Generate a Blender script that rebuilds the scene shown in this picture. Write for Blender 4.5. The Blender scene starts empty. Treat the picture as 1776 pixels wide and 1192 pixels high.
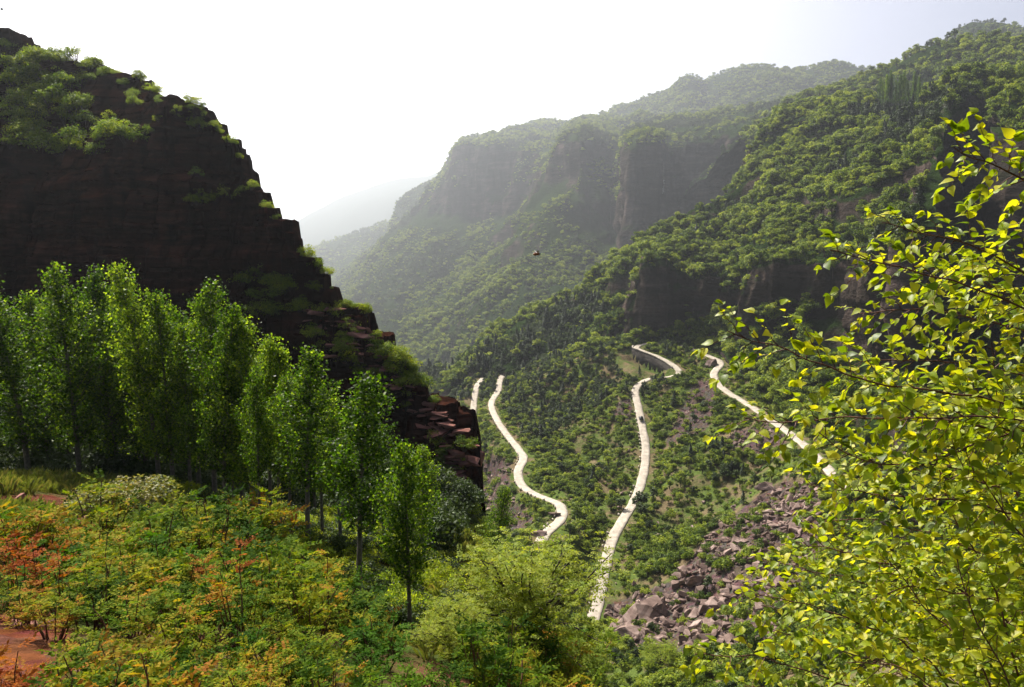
import bpy, bmesh, math, random
import numpy as np
R = math.radians
# ------------------------------------------------------------------ camera, sky, sun, exposure
scene = bpy.context.scene
COL = scene.collection
W0, H0, F0, HOR = 1776.0, 1192.0, 1332.0, 430.0          # photograph frame, focal length and horizon row
PITCH = math.atan((H0/2-HOR)/F0)
cam_d = bpy.data.cameras.new('camera'); cam_d.sensor_width = 36; cam_d.lens = 27
cam_d.clip_start = 0.1; cam_d.clip_end = 40000
cam = bpy.data.objects.new('camera', cam_d); COL.objects.link(cam)
cam.rotation_euler = (R(90)-PITCH, 0, 0); scene.camera = cam
SUN_AZ, SUN_EL = R(-30), R(48)                            # azimuth from +Y, negative = to the left
world = bpy.data.worlds.new('World'); scene.world = world; world.use_nodes = True
wn = world.node_tree; wn.nodes.clear()
sky = wn.nodes.new('ShaderNodeTexSky'); sky.sky_type = 'NISHITA'; sky.sun_disc = False
sky.sun_elevation = SUN_EL; sky.sun_rotation = SUN_AZ; sky.altitude = 900
sky.dust_density = 10.0; sky.air_density = 0.35; sky.ozone_density = 1.0
bg = wn.nodes.new('ShaderNodeBackground'); bg.inputs[1].default_value = 0.1
wo = wn.nodes.new('ShaderNodeOutputWorld')
wn.links.new(sky.outputs[0], bg.inputs[0]); wn.links.new(bg.outputs[0], wo.inputs[0])
sun_d = bpy.data.lights.new('sun', 'SUN'); sun_d.energy = 5.0; sun_d.angle = R(0.6); sun_d.color = (1, .94, .84)
sun = bpy.data.objects.new('sun', sun_d); COL.objects.link(sun)
sun.rotation_euler = (R(90)-SUN_EL, 0, R(180)-SUN_AZ)
vs = scene.view_settings
vs.view_transform = 'Standard'; vs.look = 'None'; vs.exposure = 1.2; vs.gamma = 1; vs.use_curve_mapping = False
cy = scene.cycles
cy.max_bounces = 6; cy.diffuse_bounces = 2; cy.glossy_bounces = 1; cy.transmission_bounces = 4
cy.transparent_max_bounces = 4; cy.volume_bounces = 0; cy.use_denoising = True
cy.sample_clamp_indirect = 4
cy.use_adaptive_sampling = True; cy.adaptive_threshold = 0.02
rng = np.random.default_rng(7); random.seed(7)

# ------------------------------------------------------------------ helpers
SP, CP = math.sin(PITCH), math.cos(PITCH)
def at(px, py, d):
    """the point of the place that stands d metres ahead and is seen at photograph position px, py"""
    X = (np.asarray(px, float)-W0/2)/F0; U = -(np.asarray(py, float)-H0/2)/F0
    dy = CP+U*SP; t = np.asarray(d, float)/dy
    return np.stack([X*t, dy*t, (-SP+U*CP)*t], -1)
def project(P):
    P = np.asarray(P, float)
    f = P[..., 1]*CP-P[..., 2]*SP; u = P[..., 1]*SP+P[..., 2]*CP
    f = np.where(f > .01, f, .01)
    return W0/2+F0*P[..., 0]/f, H0/2-F0*u/f
def inside(px, py, poly):
    poly = np.asarray(poly, float); r = np.zeros(np.shape(px), bool)
    for (x0, y0), (x1, y1) in zip(poly, np.roll(poly, -1, 0)):
        c = (y0 > py) != (y1 > py)
        r ^= c & (px < (x1-x0)*(py-y0)/(y1-y0+1e-12)+x0)
    return r
def _h(i, j, k, s):
    with np.errstate(over='ignore'):
        n = (i.astype(np.uint32)*np.uint32(374761393)+j.astype(np.uint32)*np.uint32(668265263)
             + k.astype(np.uint32)*np.uint32(2147483647)+np.uint32(s)*np.uint32(974634177))
        n = (n ^ (n >> np.uint32(13)))*np.uint32(1274126177)
        n = (n ^ (n >> np.uint32(15)))*np.uint32(2246822519)
    return ((n ^ (n >> np.uint32(16))) & np.uint32(0xffffff)).astype(float)/0xffffff
def vnoise(p, s=0):
    f = np.floor(p); w = p-f; w = w*w*(3-2*w); f = f.astype(np.int64)
    i, j, k = f[..., 0], f[..., 1], f[..., 2]; r = 0
    for a in (0, 1):
        for b in (0, 1):
            for c in (0, 1):
                r = r+_h(i+a, j+b, k+c, s)*(w[..., 0] if a else 1-w[..., 0])*(w[..., 1] if b else 1-w[..., 1])*(w[..., 2] if c else 1-w[..., 2])
    return r*2-1
def fbm(p, o=4, s=0, g=.5):
    r = 0; a = 1; t = 0; p = np.asarray(p, float)
    for q in range(o):
        r = r+a*vnoise(p*2**q+q*17.3, s+q); t += a; a *= g
    return r/t
def tps(pts, smooth=0.0):
    """thin-plate surface z(x, y) through points"""
    P = np.asarray(pts, float); n = len(P); sc = 100.0
    A = P[:, :2]/sc
    def K(a, b):
        r2 = ((a[:, None]-b[None])**2).sum(-1); return np.where(r2 > 1e-12, .5*r2*np.log(r2+1e-12), 0)
    M = np.zeros((n+3, n+3)); M[:n, :n] = K(A, A)+np.eye(n)*smooth
    Q = np.c_[np.ones(n), A]; M[:n, n:] = Q; M[n:, :n] = Q.T
    w = np.linalg.solve(M, np.r_[P[:, 2], 0, 0, 0])
    def f(x, y):
        x = np.asarray(x, float); sh = x.shape; B = np.stack([x.ravel(), np.asarray(y, float).ravel()], -1)/sc
        out = np.empty(len(B))
        for i in range(0, len(B), 60000):
            b = B[i:i+60000]; out[i:i+60000] = K(b, A)@w[:n]+w[n]+b@w[n+1:]
        return out.reshape(sh)
    return f
def mesh_np(name, V, F, mats, midx=None, attrs=None, smooth=False):
    """V (n,3); F one array or a list of arrays (m,k)"""
    V = np.asarray(V, np.float32).reshape(-1, 3)
    F = [np.asarray(f, np.int32) for f in (F if isinstance(F, (list, tuple)) else [F]) if len(f)]
    me = bpy.data.meshes.new(name); me.vertices.add(len(V)); me.vertices.foreach_set('co', V.ravel())
    tot = np.concatenate([np.full(len(f), f.shape[1], np.int32) for f in F])
    lp = np.concatenate([f.ravel() for f in F]).astype(np.int32)
    me.loops.add(len(lp)); me.loops.foreach_set('vertex_index', lp)
    me.polygons.add(len(tot)); me.polygons.foreach_set('loop_start', np.concatenate([[0], np.cumsum(tot)[:-1]]).astype(np.int32))
    me.polygons.foreach_set('loop_total', tot)
    for m in (mats if isinstance(mats, (list, tuple)) else [mats]): me.materials.append(m)
    if midx is not None: me.polygons.foreach_set('material_index', np.asarray(midx, np.int32))
    if smooth: me.polygons.foreach_set('use_smooth', np.ones(len(tot), bool))
    for k, (dom, v) in (attrs or {}).items():
        a = me.attributes.new(k, 'FLOAT', dom); a.data.foreach_set('value', np.asarray(v, np.float32))
    me.update(calc_edges=True); me.validate(); return me
def tag(o, label=None, cat=None, group=None, kind=None):
    for k, v in (('label', label), ('category', cat), ('group', group), ('kind', kind)):
        if v: o[k] = v
    return o
def obj(name, me, parent=None, loc=None, rot=None, sc=None):
    o = bpy.data.objects.new(name, me); COL.objects.link(o)
    if parent is not None: o.parent = parent
    if loc is not None: o.location = loc
    if rot is not None: o.rotation_euler = rot
    if sc is not None: o.scale = sc
    return o
def empty(name, loc, rz=0, sc=1):
    o = obj(name, None, None, loc, (0, 0, rz), (sc, sc, sc)); o.empty_display_size = .1; return o
class MB:
    """collects boxes, tubes and quads into one mesh"""
    def __init__(s): s.v = []; s.q = []; s.t = []; s.n = 0
    def add(s, V, Q=(), T=()):
        V = np.asarray(V, float)
        if len(Q): s.q.append(np.asarray(Q)+s.n)
        if len(T): s.t.append(np.asarray(T)+s.n)
        s.v.append(V); s.n += len(V)
    def box(s, c, d, rz=0, top=1.0):
        x, y, z = np.asarray(d)/2; V = np.array([[sx*x*(top if sz > 0 else 1), sy*y*(top if sz > 0 else 1), sz*z] for sz in (-1, 1) for sy in (-1, 1) for sx in (-1, 1)])
        ca, sa = math.cos(rz), math.sin(rz); V = np.c_[V[:, 0]*ca-V[:, 1]*sa, V[:, 0]*sa+V[:, 1]*ca, V[:, 2]]+c
        s.add(V, [[0, 2, 3, 1], [4, 5, 7, 6], [0, 1, 5, 4], [2, 6, 7, 3], [0, 4, 6, 2], [1, 3, 7, 5]])
    def tube(s, P, r, n=6):
        P = np.asarray(P, float); r = np.broadcast_to(np.asarray(r, float), len(P)); V = []
        T = np.gradient(P, axis=0); T /= np.linalg.norm(T, axis=1)[:, None]+1e-9
        a = np.linspace(0, 2*math.pi, n, endpoint=False)
        for p, t, q in zip(P, T, r):
            b = np.cross(t, (0, 0, 1) if abs(t[2]) < .9 else (1, 0, 0)); b /= np.linalg.norm(b); c = np.cross(t, b)
            V.append(p+q*(np.cos(a)[:, None]*b+np.sin(a)[:, None]*c))
        m = len(P); i = np.arange(m-1)[:, None]*n; j = np.arange(n)[None]
        Q = np.stack([i+j, i+(j+1) % n, i+n+(j+1) % n, i+n+j], -1).reshape(-1, 4)
        s.add(np.concatenate(V), Q)
    def mesh(s, name, m, **k): return mesh_np(name, np.concatenate(s.v), [np.concatenate(a) for a in (s.q, s.t) if a], m, **k)
def norm(v): return v/(np.linalg.norm(v, axis=-1, keepdims=True)+1e-9)
def leaves(C, N, size, aspect=.55, up=None, fold=0.0):
    """rhombic leaf faces at C facing N; returns verts, quads"""
    C = np.asarray(C, float); n = len(C); N = norm(np.asarray(N, float))
    A = up if up is not None else rng.normal(size=(n, 3))
    A = norm(A-(A*N).sum(-1, keepdims=True)*N); B = np.cross(N, A); L = np.broadcast_to(np.asarray(size, float), (n,))[:, None]
    V = np.stack([C-A*L*.5, C+B*L*.5*aspect+N*L*fold, C+A*L*.5, C-B*L*.5*aspect+N*L*fold], 1).reshape(-1, 3)
    return V, np.arange(4*n).reshape(-1, 4)

# ------------------------------------------------------------------ materials
def newmat(name):
    m = bpy.data.materials.new(name); m.use_nodes = True; nt = m.node_tree; nt.nodes.clear()
    return m, nt, nt.nodes.new('ShaderNodeOutputMaterial')
def N(nt, t, **k):
    n = nt.nodes.new('ShaderNode'+t)
    for a, v in k.items():
        if a.startswith('i_'): n.inputs[a[2:].replace('_', ' ')].default_value = v
        else: setattr(n, a, v)
    return n
def ramp(nt, fac, stops):
    r = N(nt, 'ValToRGB'); e = r.color_ramp.elements
    while len(e) < len(stops): e.new(.5)
    for x, (p, c) in zip(e, stops): x.position = p; x.color = (*c, 1)
    nt.links.new(fac, r.inputs[0]); return r.outputs[0]
def mix(nt, f, a, b, mode='MIX'):
    n = N(nt, 'Mix', data_type='RGBA', blend_type=mode)
    for i, v in ((0, f), (6, a), (7, b)):
        if isinstance(v, (int, float)): n.inputs[i].default_value = v
        elif isinstance(v, tuple): n.inputs[i].default_value = (*v, 1)
        else: nt.links.new(v, n.inputs[i])
    return n.outputs[2]
def noise(nt, scale, detail=4, vec=None, rough=.55, dist=0):
    n = N(nt, 'TexNoise'); n.inputs['Scale'].default_value = scale; n.inputs['Detail'].default_value = detail
    n.inputs['Roughness'].default_value = rough; n.inputs['Distortion'].default_value = dist
    if vec is not None: nt.links.new(vec, n.inputs['Vector'])
    return n.outputs[0]
def wpos(nt, sc=(1, 1, 1)):
    g = N(nt, 'NewGeometry'); m = N(nt, 'Mapping'); m.inputs['Scale'].default_value = sc
    nt.links.new(g.outputs['Position'], m.inputs[0]); return m.outputs[0]
def bump(nt, h, strength=.5, dist=.2):
    b = N(nt, 'Bump'); b.inputs['Strength'].default_value = strength; b.inputs['Distance'].default_value = dist
    nt.links.new(h, b.inputs['Height']); return b.outputs[0]
def leaf_mat(name, cols, trans=1.7, fac=.42, rough=.45, spec=.4, attr='tint', objvar=.25):
    """cols: ramp of leaf colours along the per-leaf attribute; each plant varies a little"""
    m, nt, out = newmat(name); L = nt.links.new
    a = N(nt, 'Attribute', attribute_name=attr); oi = N(nt, 'ObjectInfo')
    ad = N(nt, 'Math', operation='MULTIPLY_ADD'); L(oi.outputs['Random'], ad.inputs[0]); ad.inputs[1].default_value = objvar*2
    sb = N(nt, 'Math', operation='SUBTRACT'); L(a.outputs['Fac'], sb.inputs[0]); sb.inputs[1].default_value = objvar
    L(sb.outputs[0], ad.inputs[2])
    c = ramp(nt, ad.outputs[0], [(i/(len(cols)-1), k) for i, k in enumerate(cols)])
    p = N(nt, 'BsdfPrincipled'); L(c, p.inputs['Base Color']); p.inputs['Roughness'].default_value = rough
    p.inputs['Specular IOR Level'].default_value = spec
    t = N(nt, 'BsdfTranslucent'); L(mix(nt, 1.0, c, (trans, trans*.95, trans*.35), 'MULTIPLY'), t.inputs[0])
    mx = N(nt, 'MixShader'); mx.inputs[0].default_value = fac
    L(p.outputs[0], mx.inputs[1]); L(t.outputs[0], mx.inputs[2]); L(mx.outputs[0], out.inputs[0]); return m
def plain(name, col, rough=.7, metal=0, var=.25, scale=3, bmp=0, spec=.3):
    m, nt, out = newmat(name); L = nt.links.new; p = N(nt, 'BsdfPrincipled')
    n = noise(nt, scale, 5, wpos(nt))
    L(ramp(nt, n, [(.3, tuple(c*(1-var) for c in col)), (.7, tuple(min(1, c*(1+var)) for c in col))]), p.inputs['Base Color'])
    p.inputs['Roughness'].default_value = rough; p.inputs['Metallic'].default_value = metal; p.inputs['Specular IOR Level'].default_value = spec
    if bmp: L(bump(nt, n, bmp, .1), p.inputs['Normal'])
    L(p.outputs[0], out.inputs[0]); return m
def rock_mat(name, cols, scale=1.0, strata=2.0, streak=.0, bmp=.6, bdist=.3, moss=None):
    m, nt, out = newmat(name); L = nt.links.new; p = N(nt, 'BsdfPrincipled')
    n1 = noise(nt, .15*scale, 6, wpos(nt), .6); n2 = noise(nt, strata*scale, 5, wpos(nt, (.12, .12, 1)), .65)
    ad = N(nt, 'Math', operation='ADD'); L(n1, ad.inputs[0]); L(n2, ad.inputs[1])
    hf = N(nt, 'Math', operation='MULTIPLY'); L(ad.outputs[0], hf.inputs[0]); hf.inputs[1].default_value = .5
    c = ramp(nt, hf.outputs[0], [(.34+.32*i/(len(cols)-1), k) for i, k in enumerate(cols)])
    if streak:
        n3 = noise(nt, .5*scale, 4, wpos(nt, (1, 1, .06)))
        c = mix(nt, ramp(nt, n3, [(.42, (0, 0, 0)), (.62, (streak,)*3)]), c, tuple(v*.35 for v in cols[0]))
    if moss:
        g = N(nt, 'NewGeometry'); sx = N(nt, 'SeparateXYZ'); L(g.outputs['Normal'], sx.inputs[0])
        n4 = noise(nt, .4*scale, 5, wpos(nt)); a2 = N(nt, 'Math', operation='MULTIPLY_ADD'); L(n4, a2.inputs[0]); a2.inputs[1].default_value = .9; L(sx.outputs[2], a2.inputs[2])
        c = mix(nt, ramp(nt, a2.outputs[0], [(.78, (0, 0, 0)), (.98, (1, 1, 1))]), c, moss)
    L(c, p.inputs['Base Color']); p.inputs['Roughness'].default_value = 1; p.inputs['Specular IOR Level'].default_value = .0
    n5 = noise(nt, 1.2*scale, 7, wpos(nt, (1, 1, 2)), .65); L(bump(nt, n5, bmp, bdist/scale), p.inputs['Normal'])
    L(p.outputs[0], out.inputs[0]); return m
def ground_mat(name, soil, cover, scree, scale=1.0):
    m, nt, out = newmat(name); L = nt.links.new; p = N(nt, 'BsdfPrincipled')
    n1 = noise(nt, .09*scale, 8, wpos(nt), .65); n2 = noise(nt, .9*scale, 6, wpos(nt), .65)
    s = ramp(nt, n2, [(.3, tuple(c*.55 for c in soil)), (.7, soil)])
    g = ramp(nt, n2, [(.3, tuple(c*.5 for c in cover)), (.72, cover)])
    c = mix(nt, ramp(nt, n1, [(.42, (0, 0, 0)), (.55, (1, 1, 1))]), s, g)
    a = N(nt, 'Attribute', attribute_name='scree')
    v = N(nt, 'TexVoronoi'); v.inputs['Scale'].default_value = .7*scale; L(wpos(nt), v.inputs['Vector'])
    st = mix(nt, .35, ramp(nt, n2, [(.3, tuple(c*.4 for c in scree)), (.7, scree)]), v.outputs['Color'], 'MULTIPLY')
    ad = N(nt, 'Math', operation='MULTIPLY_ADD'); L(n2, ad.inputs[0]); ad.inputs[1].default_value = .8; L(a.outputs['Fac'], ad.inputs[2])
    c = mix(nt, ramp(nt, ad.outputs[0], [(.75, (0, 0, 0)), (1.0, (1, 1, 1))]), c, st)
    L(c, p.inputs['Base Color']); p.inputs['Roughness'].default_value = 1; p.inputs['Specular IOR Level'].default_value = .0
    L(bump(nt, n2, .7, .6/scale), p.inputs['Normal']); L(p.outputs[0], out.inputs[0]); return m
M = {}
M['ground'] = ground_mat('hillside_ground', (.15, .115, .065), (.085, .12, .028), (.115, .085, .072))
M['terrace'] = ground_mat('terrace_soil', (.13, .065, .038), (.05, .065, .018), (.15, .055, .033), 3.0)
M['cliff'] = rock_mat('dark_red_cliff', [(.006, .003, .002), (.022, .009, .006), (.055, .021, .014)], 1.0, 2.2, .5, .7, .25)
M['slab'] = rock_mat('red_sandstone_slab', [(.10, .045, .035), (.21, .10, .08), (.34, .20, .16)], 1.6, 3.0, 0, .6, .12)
M['scree'] = rock_mat('pink_scree_stone', [(.07, .048, .042), (.165, .118, .10), (.30, .23, .20)], .8, 1.2, 0, .5, .1)
M['hill'] = rock_mat('mountain_rock', [(.014, .016, .010), (.042, .033, .028), (.13, .095, .085)], .12, 1.2, .5, .8, .5, (.015, .026, .007))
M['wallrock'] = rock_mat('dry_stone', [(.02, .018, .016), (.045, .04, .036), (.10, .09, .08)], 3, 1, 0, .6, .1)
M['concrete'] = plain('pale_concrete', (.32, .28, .225), .9, 0, .3, .45, .1)
M['bark'] = plain('dark_bark', (.055, .042, .032), .9, 0, .4, 12, .5)
M['greybark'] = plain('poplar_bark', (.10, .09, .07), .9, 0, .4, 9, .5)
M['twig'] = plain('red_brown_twig', (.10, .04, .025), .6, 0, .4, 30, .2)
M['hillleaf'] = leaf_mat('hillside_leaf', [(.014, .034, .004), (.105, .16, .014), (.29, .335, .04)], 1.6, .38, .6, .15, objvar=.33)
M['darkleaf'] = leaf_mat('dark_broad_leaf', [(.018, .034, .010), (.035, .06, .016), (.06, .09, .022)], 1.3, .3, .6, .2)
M['conifer'] = leaf_mat('dark_needle', [(.012, .024, .010), (.025, .045, .016), (.045, .07, .02)], 1.2, .2, .6, .2)
M['poplar'] = leaf_mat('poplar_leaf', [(.012, .034, .002), (.05, .105, .006), (.20, .28, .022)], 2.0, .47, .5, .15)
M['cliffleaf'] = leaf_mat('ledge_leaf', [(.04, .085, .006), (.11, .165, .012), (.24, .28, .022)], 1.9, .48, .6, .15)
M['sumac'] = leaf_mat('yellow_green_leaf', [(.025, .06, .005), (.09, .14, .008), (.19, .20, .012), (.29, .14, .02), (.22, .07, .018)], 1.6, .38, .7, .03, objvar=.36)
M['sumacred'] = leaf_mat('orange_red_leaf', [(.10, .11, .012), (.24, .12, .018), (.26, .075, .016), (.19, .035, .014)], 1.4, .38, .7, .03)
M['green'] = leaf_mat('fresh_green_leaf', [(.02, .06, .003), (.045, .11, .005), (.09, .16, .009)], 1.5, .38, .7, .04)
M['locust'] = leaf_mat('locust_leaf', [(.07, .13, .008), (.16, .22, .015), (.28, .29, .022)], 1.8, .5, .6, .15)
M['nearleaf'] = leaf_mat('young_yellow_leaf', [(.05, .10, .004), (.20, .26, .009), (.44, .42, .018)], 1.6, .5, .45, .22, objvar=.1)
M['grass'] = leaf_mat('dry_green_grass', [(.06, .09, .02), (.12, .15, .035), (.22, .19, .07)], 1.4, .35, .6, .2)
# ------------------------------------------------------------------ roads
ROADS = {
 'valley_road': [(838, 656, 505), (828, 668, 490), (823, 690, 470), (820, 722, 445), (812, 760, 420)],
 'stream_road': [(880, 640, 510), (868, 658, 490), (864, 678, 468), (852, 700, 440), (862, 728, 405), (880, 755, 375), (900, 780, 350), (908, 795, 336), (898, 818, 320), (906, 843, 305), (930, 858, 292), (965, 872, 278), (975, 885, 268), (970, 903, 256), (946, 926, 241), (938, 940, 235)],
 'middle_road': [(1027, 1078, 207), (1036, 1050, 215), (1048, 990, 232), (1062, 935, 252), (1078, 905, 264), (1102, 865, 286), (1116, 820, 310), (1120, 780, 331), (1114, 740, 351), (1106, 700, 372), (1102, 678, 386), (1112, 664, 396), (1132, 656, 404), (1165, 654, 402), (1178, 645, 404), (1166, 632, 415), (1140, 618, 428), (1112, 608, 438), (1104, 602, 443), (1118, 596, 449), (1160, 596, 448), (1200, 605, 432), (1228, 617, 418), (1250, 629, 404), (1238, 650, 386), (1254, 674, 366), (1300, 703, 340), (1350, 737, 308), (1390, 767, 280), (1424, 800, 252), (1470, 850, 220)],
}
def smooth_line(P, step):
    P = np.asarray(P, float); Q = np.vstack([2*P[0]-P[1], P, 2*P[-1]-P[-2]]); out = []
    for i in range(1, len(Q)-2):
        n = max(2, int(np.linalg.norm(Q[i+1]-Q[i])/step)); t = np.linspace(0, 1, n, endpoint=False)[:, None]
        out.append(.5*((2*Q[i])+(-Q[i-1]+Q[i+1])*t+(2*Q[i-1]-5*Q[i]+4*Q[i+1]-Q[i+2])*t**2+(-Q[i-1]+3*Q[i]-3*Q[i+1]+Q[i+2])*t**3))
    return np.vstack(out+[P[-1:]])
road_lines = {}
for k, pts in ROADS.items():
    L_ = smooth_line(at(*np.array(pts, float).T), 1.5)
    for _ in range(12): L_[1:-1, 2] = (L_[:-2, 2]+L_[1:-1, 2]*2+L_[2:, 2])/4
    road_lines[k] = L_
ROADP = np.vstack(list(road_lines.values()))
RP32 = ROADP.astype(np.float32)
def road_near(x, y):
    """distance to the nearest road centre line and its height"""
    x = np.asarray(x, float); sh = x.shape; A = np.stack([x.ravel(), np.asarray(y, float).ravel()], -1).astype(np.float32); d = np.empty(len(A)); z = np.zeros(len(A))
    Cs = RP32[::10]
    for i in range(0, len(A), 20000): d[i:i+20000] = np.sqrt(((A[i:i+20000, None]-Cs[None, :, :2])**2).sum(-1).min(1))
    near = np.where(d < 26)[0]
    for i in range(0, len(near), 10000):
        k = near[i:i+10000]; D = ((A[k, None]-RP32[None, :, :2])**2).sum(-1); j = D.argmin(1)
        d[k] = np.sqrt(D[np.arange(len(j)), j]); z[k] = RP32[j, 2]
    return d.reshape(sh), z.reshape(sh)
# ------------------------------------------------------------------ valley ground
vp = []
for k, L_ in road_lines.items(): vp += [tuple(p) for p in L_[::14]]
vp += [tuple(p) for p in at(*np.array([
    (760, 720, 520), (700, 760, 520), (800, 800, 430), (845, 830, 352), (862, 860, 330), (850, 905, 300), (880, 940, 262), (760, 900, 330),
    (1000, 690, 415), (930, 745, 388), (960, 800, 345), (1020, 760, 355), (1000, 850, 298), (1010, 900, 265), (1000, 960, 236), (990, 1050, 205),
    (1180, 700, 368), (1190, 780, 320), (1250, 800, 292), (1320, 790, 284), (1200, 870, 272), (1150, 930, 250), (1130, 1000, 222), (1100, 1080, 190),
    (1180, 1010, 208), (1260, 930, 226), (1340, 850, 250), (1400, 840, 242), (1420, 930, 195), (1300, 1040, 180), (1150, 1150, 165), (1100, 1192, 158),
    (1300, 1150, 145), (1450, 1050, 150), (1550, 1000, 150), (1500, 1190, 105), (1700, 1100, 95), (1776, 1192, 70), (1900, 1000, 110), (950, 1192, 180), (800, 1100, 210),
    (640, 1000, 250), (500, 900, 330), (600, 800, 470), (500, 740, 620), (650, 700, 640), (900, 640, 560), (1060, 600, 480), (1250, 600, 440), (1400, 690, 340), (1550, 860, 230), (1800, 1000, 150)], float).T)]
zv0 = tps(vp, .002)
Lm = road_lines['middle_road']; mpx0, mpy0 = project(Lm)      # the walled stretch below the hairpin
HSEG = np.array([i for i in range(len(Lm)) if 600 < mpy0[i] < 642 and 1099 < mpx0[i] < 1174 and 405 < Lm[i, 1] < 446])
T_ = np.gradient(Lm[:, :2], axis=0); T_ /= np.linalg.norm(T_, axis=1)[:, None]; HP_N = np.c_[-T_[:, 1], T_[:, 0]][HSEG]; HP_N *= -np.sign(HP_N[:, 1].mean()); HP_P = Lm[HSEG]; HP_H = 6.5*np.sin(np.linspace(.5, 2.6, len(HSEG)))+1.5
def zv(x, y, raw=False):
    sh = np.shape(x); x = np.atleast_1d(np.asarray(x, float)); y = np.atleast_1d(np.asarray(y, float)); z = zv0(x, y)
    q = np.stack([x, y, np.zeros_like(x)], -1)
    d, rz = road_near(x, y)
    w = np.clip((d-4.5)/9, 0, 1); w = w*w*(3-2*w)
    z = z+w*(fbm(q/38, 4, 3)*5.5+fbm(q/7, 3, 9)*1.3)
    z = z*w+(rz-.28)*(1-w)
    k = (np.abs(x-HP_P[:, 0].mean()) < 40) & (np.abs(y-HP_P[:, 1].mean()) < 45)
    if k.any():
        A = np.stack([x[k], y[k]], -1); D = ((A[:, None]-HP_P[None, :, :2])**2).sum(-1); j = D.argmin(1); t = ((A-HP_P[j, :2])*HP_N[j]).sum(1); e = np.minimum(j, len(HP_P)-1-j)
        dr = HP_H[j]*np.clip((t-1.9)/.8, 0, 1)*np.clip((24-t)/14, 0, 1)*np.clip(e/3, 0, 1)*(np.sqrt(D[np.arange(len(j)), j]) < 25)
        z = z.copy(); z[k] = np.minimum(z[k], np.where(dr > .05, HP_P[j, 2]-dr, 1e9))
    return z.reshape(sh)
SCREE = [[(1362, 826), (1420, 840), (1430, 960), (1340, 1130), (1200, 1140), (1050, 1105), (1045, 1050), (1170, 1010), (1225, 930), (1290, 880)],
         [(1205, 655), (1238, 668), (1242, 710), (1225, 745), (1150, 775), (1180, 715)],
         [(1272, 748), (1330, 738), (1372, 770), (1320, 792), (1255, 775)],
         [(832, 785), (880, 800), (885, 870), (930, 900), (900, 930), (830, 880)],
         [(1075, 690), (1098, 690), (1096, 730), (1060, 730)]]
def grid_mesh(name, X, Y, Z, mat, attrs=None):
    h, w = X.shape; i = np.arange(h-1)[:, None]*w; j = np.arange(w-1)[None]
    Q = np.stack([i+j, i+j+1, i+w+j+1, i+w+j], -1).reshape(-1, 4)
    return mesh_np(name, np.stack([X, Y, Z], -1).reshape(-1, 3), Q, mat, attrs=attrs, smooth=True)
gx, gy = np.meshgrid(np.arange(-190, 330, 2.0), np.arange(60, 660, 2.0))
gz = zv(gx, gy); ppx, ppy = project(np.stack([gx, gy, gz], -1))
sm = np.zeros(gx.shape)
for p in SCREE: sm = np.maximum(sm, inside(ppx, ppy, p)*1.0)
for _ in range(3): sm[1:-1, 1:-1] = (sm[1:-1, 1:-1]*2+sm[:-2, 1:-1]+sm[2:, 1:-1]+sm[1:-1, :-2]+sm[1:-1, 2:])/6
sm[road_near(gx, gy)[0] < 3.5] = .25
tag(obj('valley_ground', grid_mesh('valley_ground', gx, gy, gz, M['ground'], {'scree': ('POINT', sm.ravel())})), 'steep shrubby valley floor crossed by winding pale roads', 'valley', kind='structure')
ROAD_W = 3.7
def ribbon(L_, half, lift=0.0):
    T = np.gradient(L_[:, :2], axis=0); T /= np.linalg.norm(T, axis=1)[:, None]+1e-9; Nn = np.c_[-T[:, 1], T[:, 0]]
    return Nn
road_label = {'valley_road': 'short pale road stretch behind the boulder at the cliff foot', 'stream_road': 'pale winding concrete road low along the stream', 'middle_road': 'pale concrete road with a hairpin climbing the middle slope'}
for k, L_ in road_lines.items():
    Nn = ribbon(L_, 1); V = []; s = np.arange(len(L_))*1.5
    for off, dz in ((-1, -.5), (-1, 0), (-.5, .03), (0, .05), (.5, .03), (1, 0), (1, -.5)):
        jit = fbm(np.stack([s/4, np.full_like(s, off*9), s*0], -1), 3, 5)*.35*abs(off)
        V.append(np.c_[L_[:, :2]+Nn*(off*(ROAD_W/2)+np.sign(off)*jit)[:, None], L_[:, 2]+dz])
    V = np.stack(V, 1); tag(obj('road', grid_mesh(k, V[..., 0], V[..., 1], V[..., 2], M['concrete'])), road_label[k], 'road', kind='structure')
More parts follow.
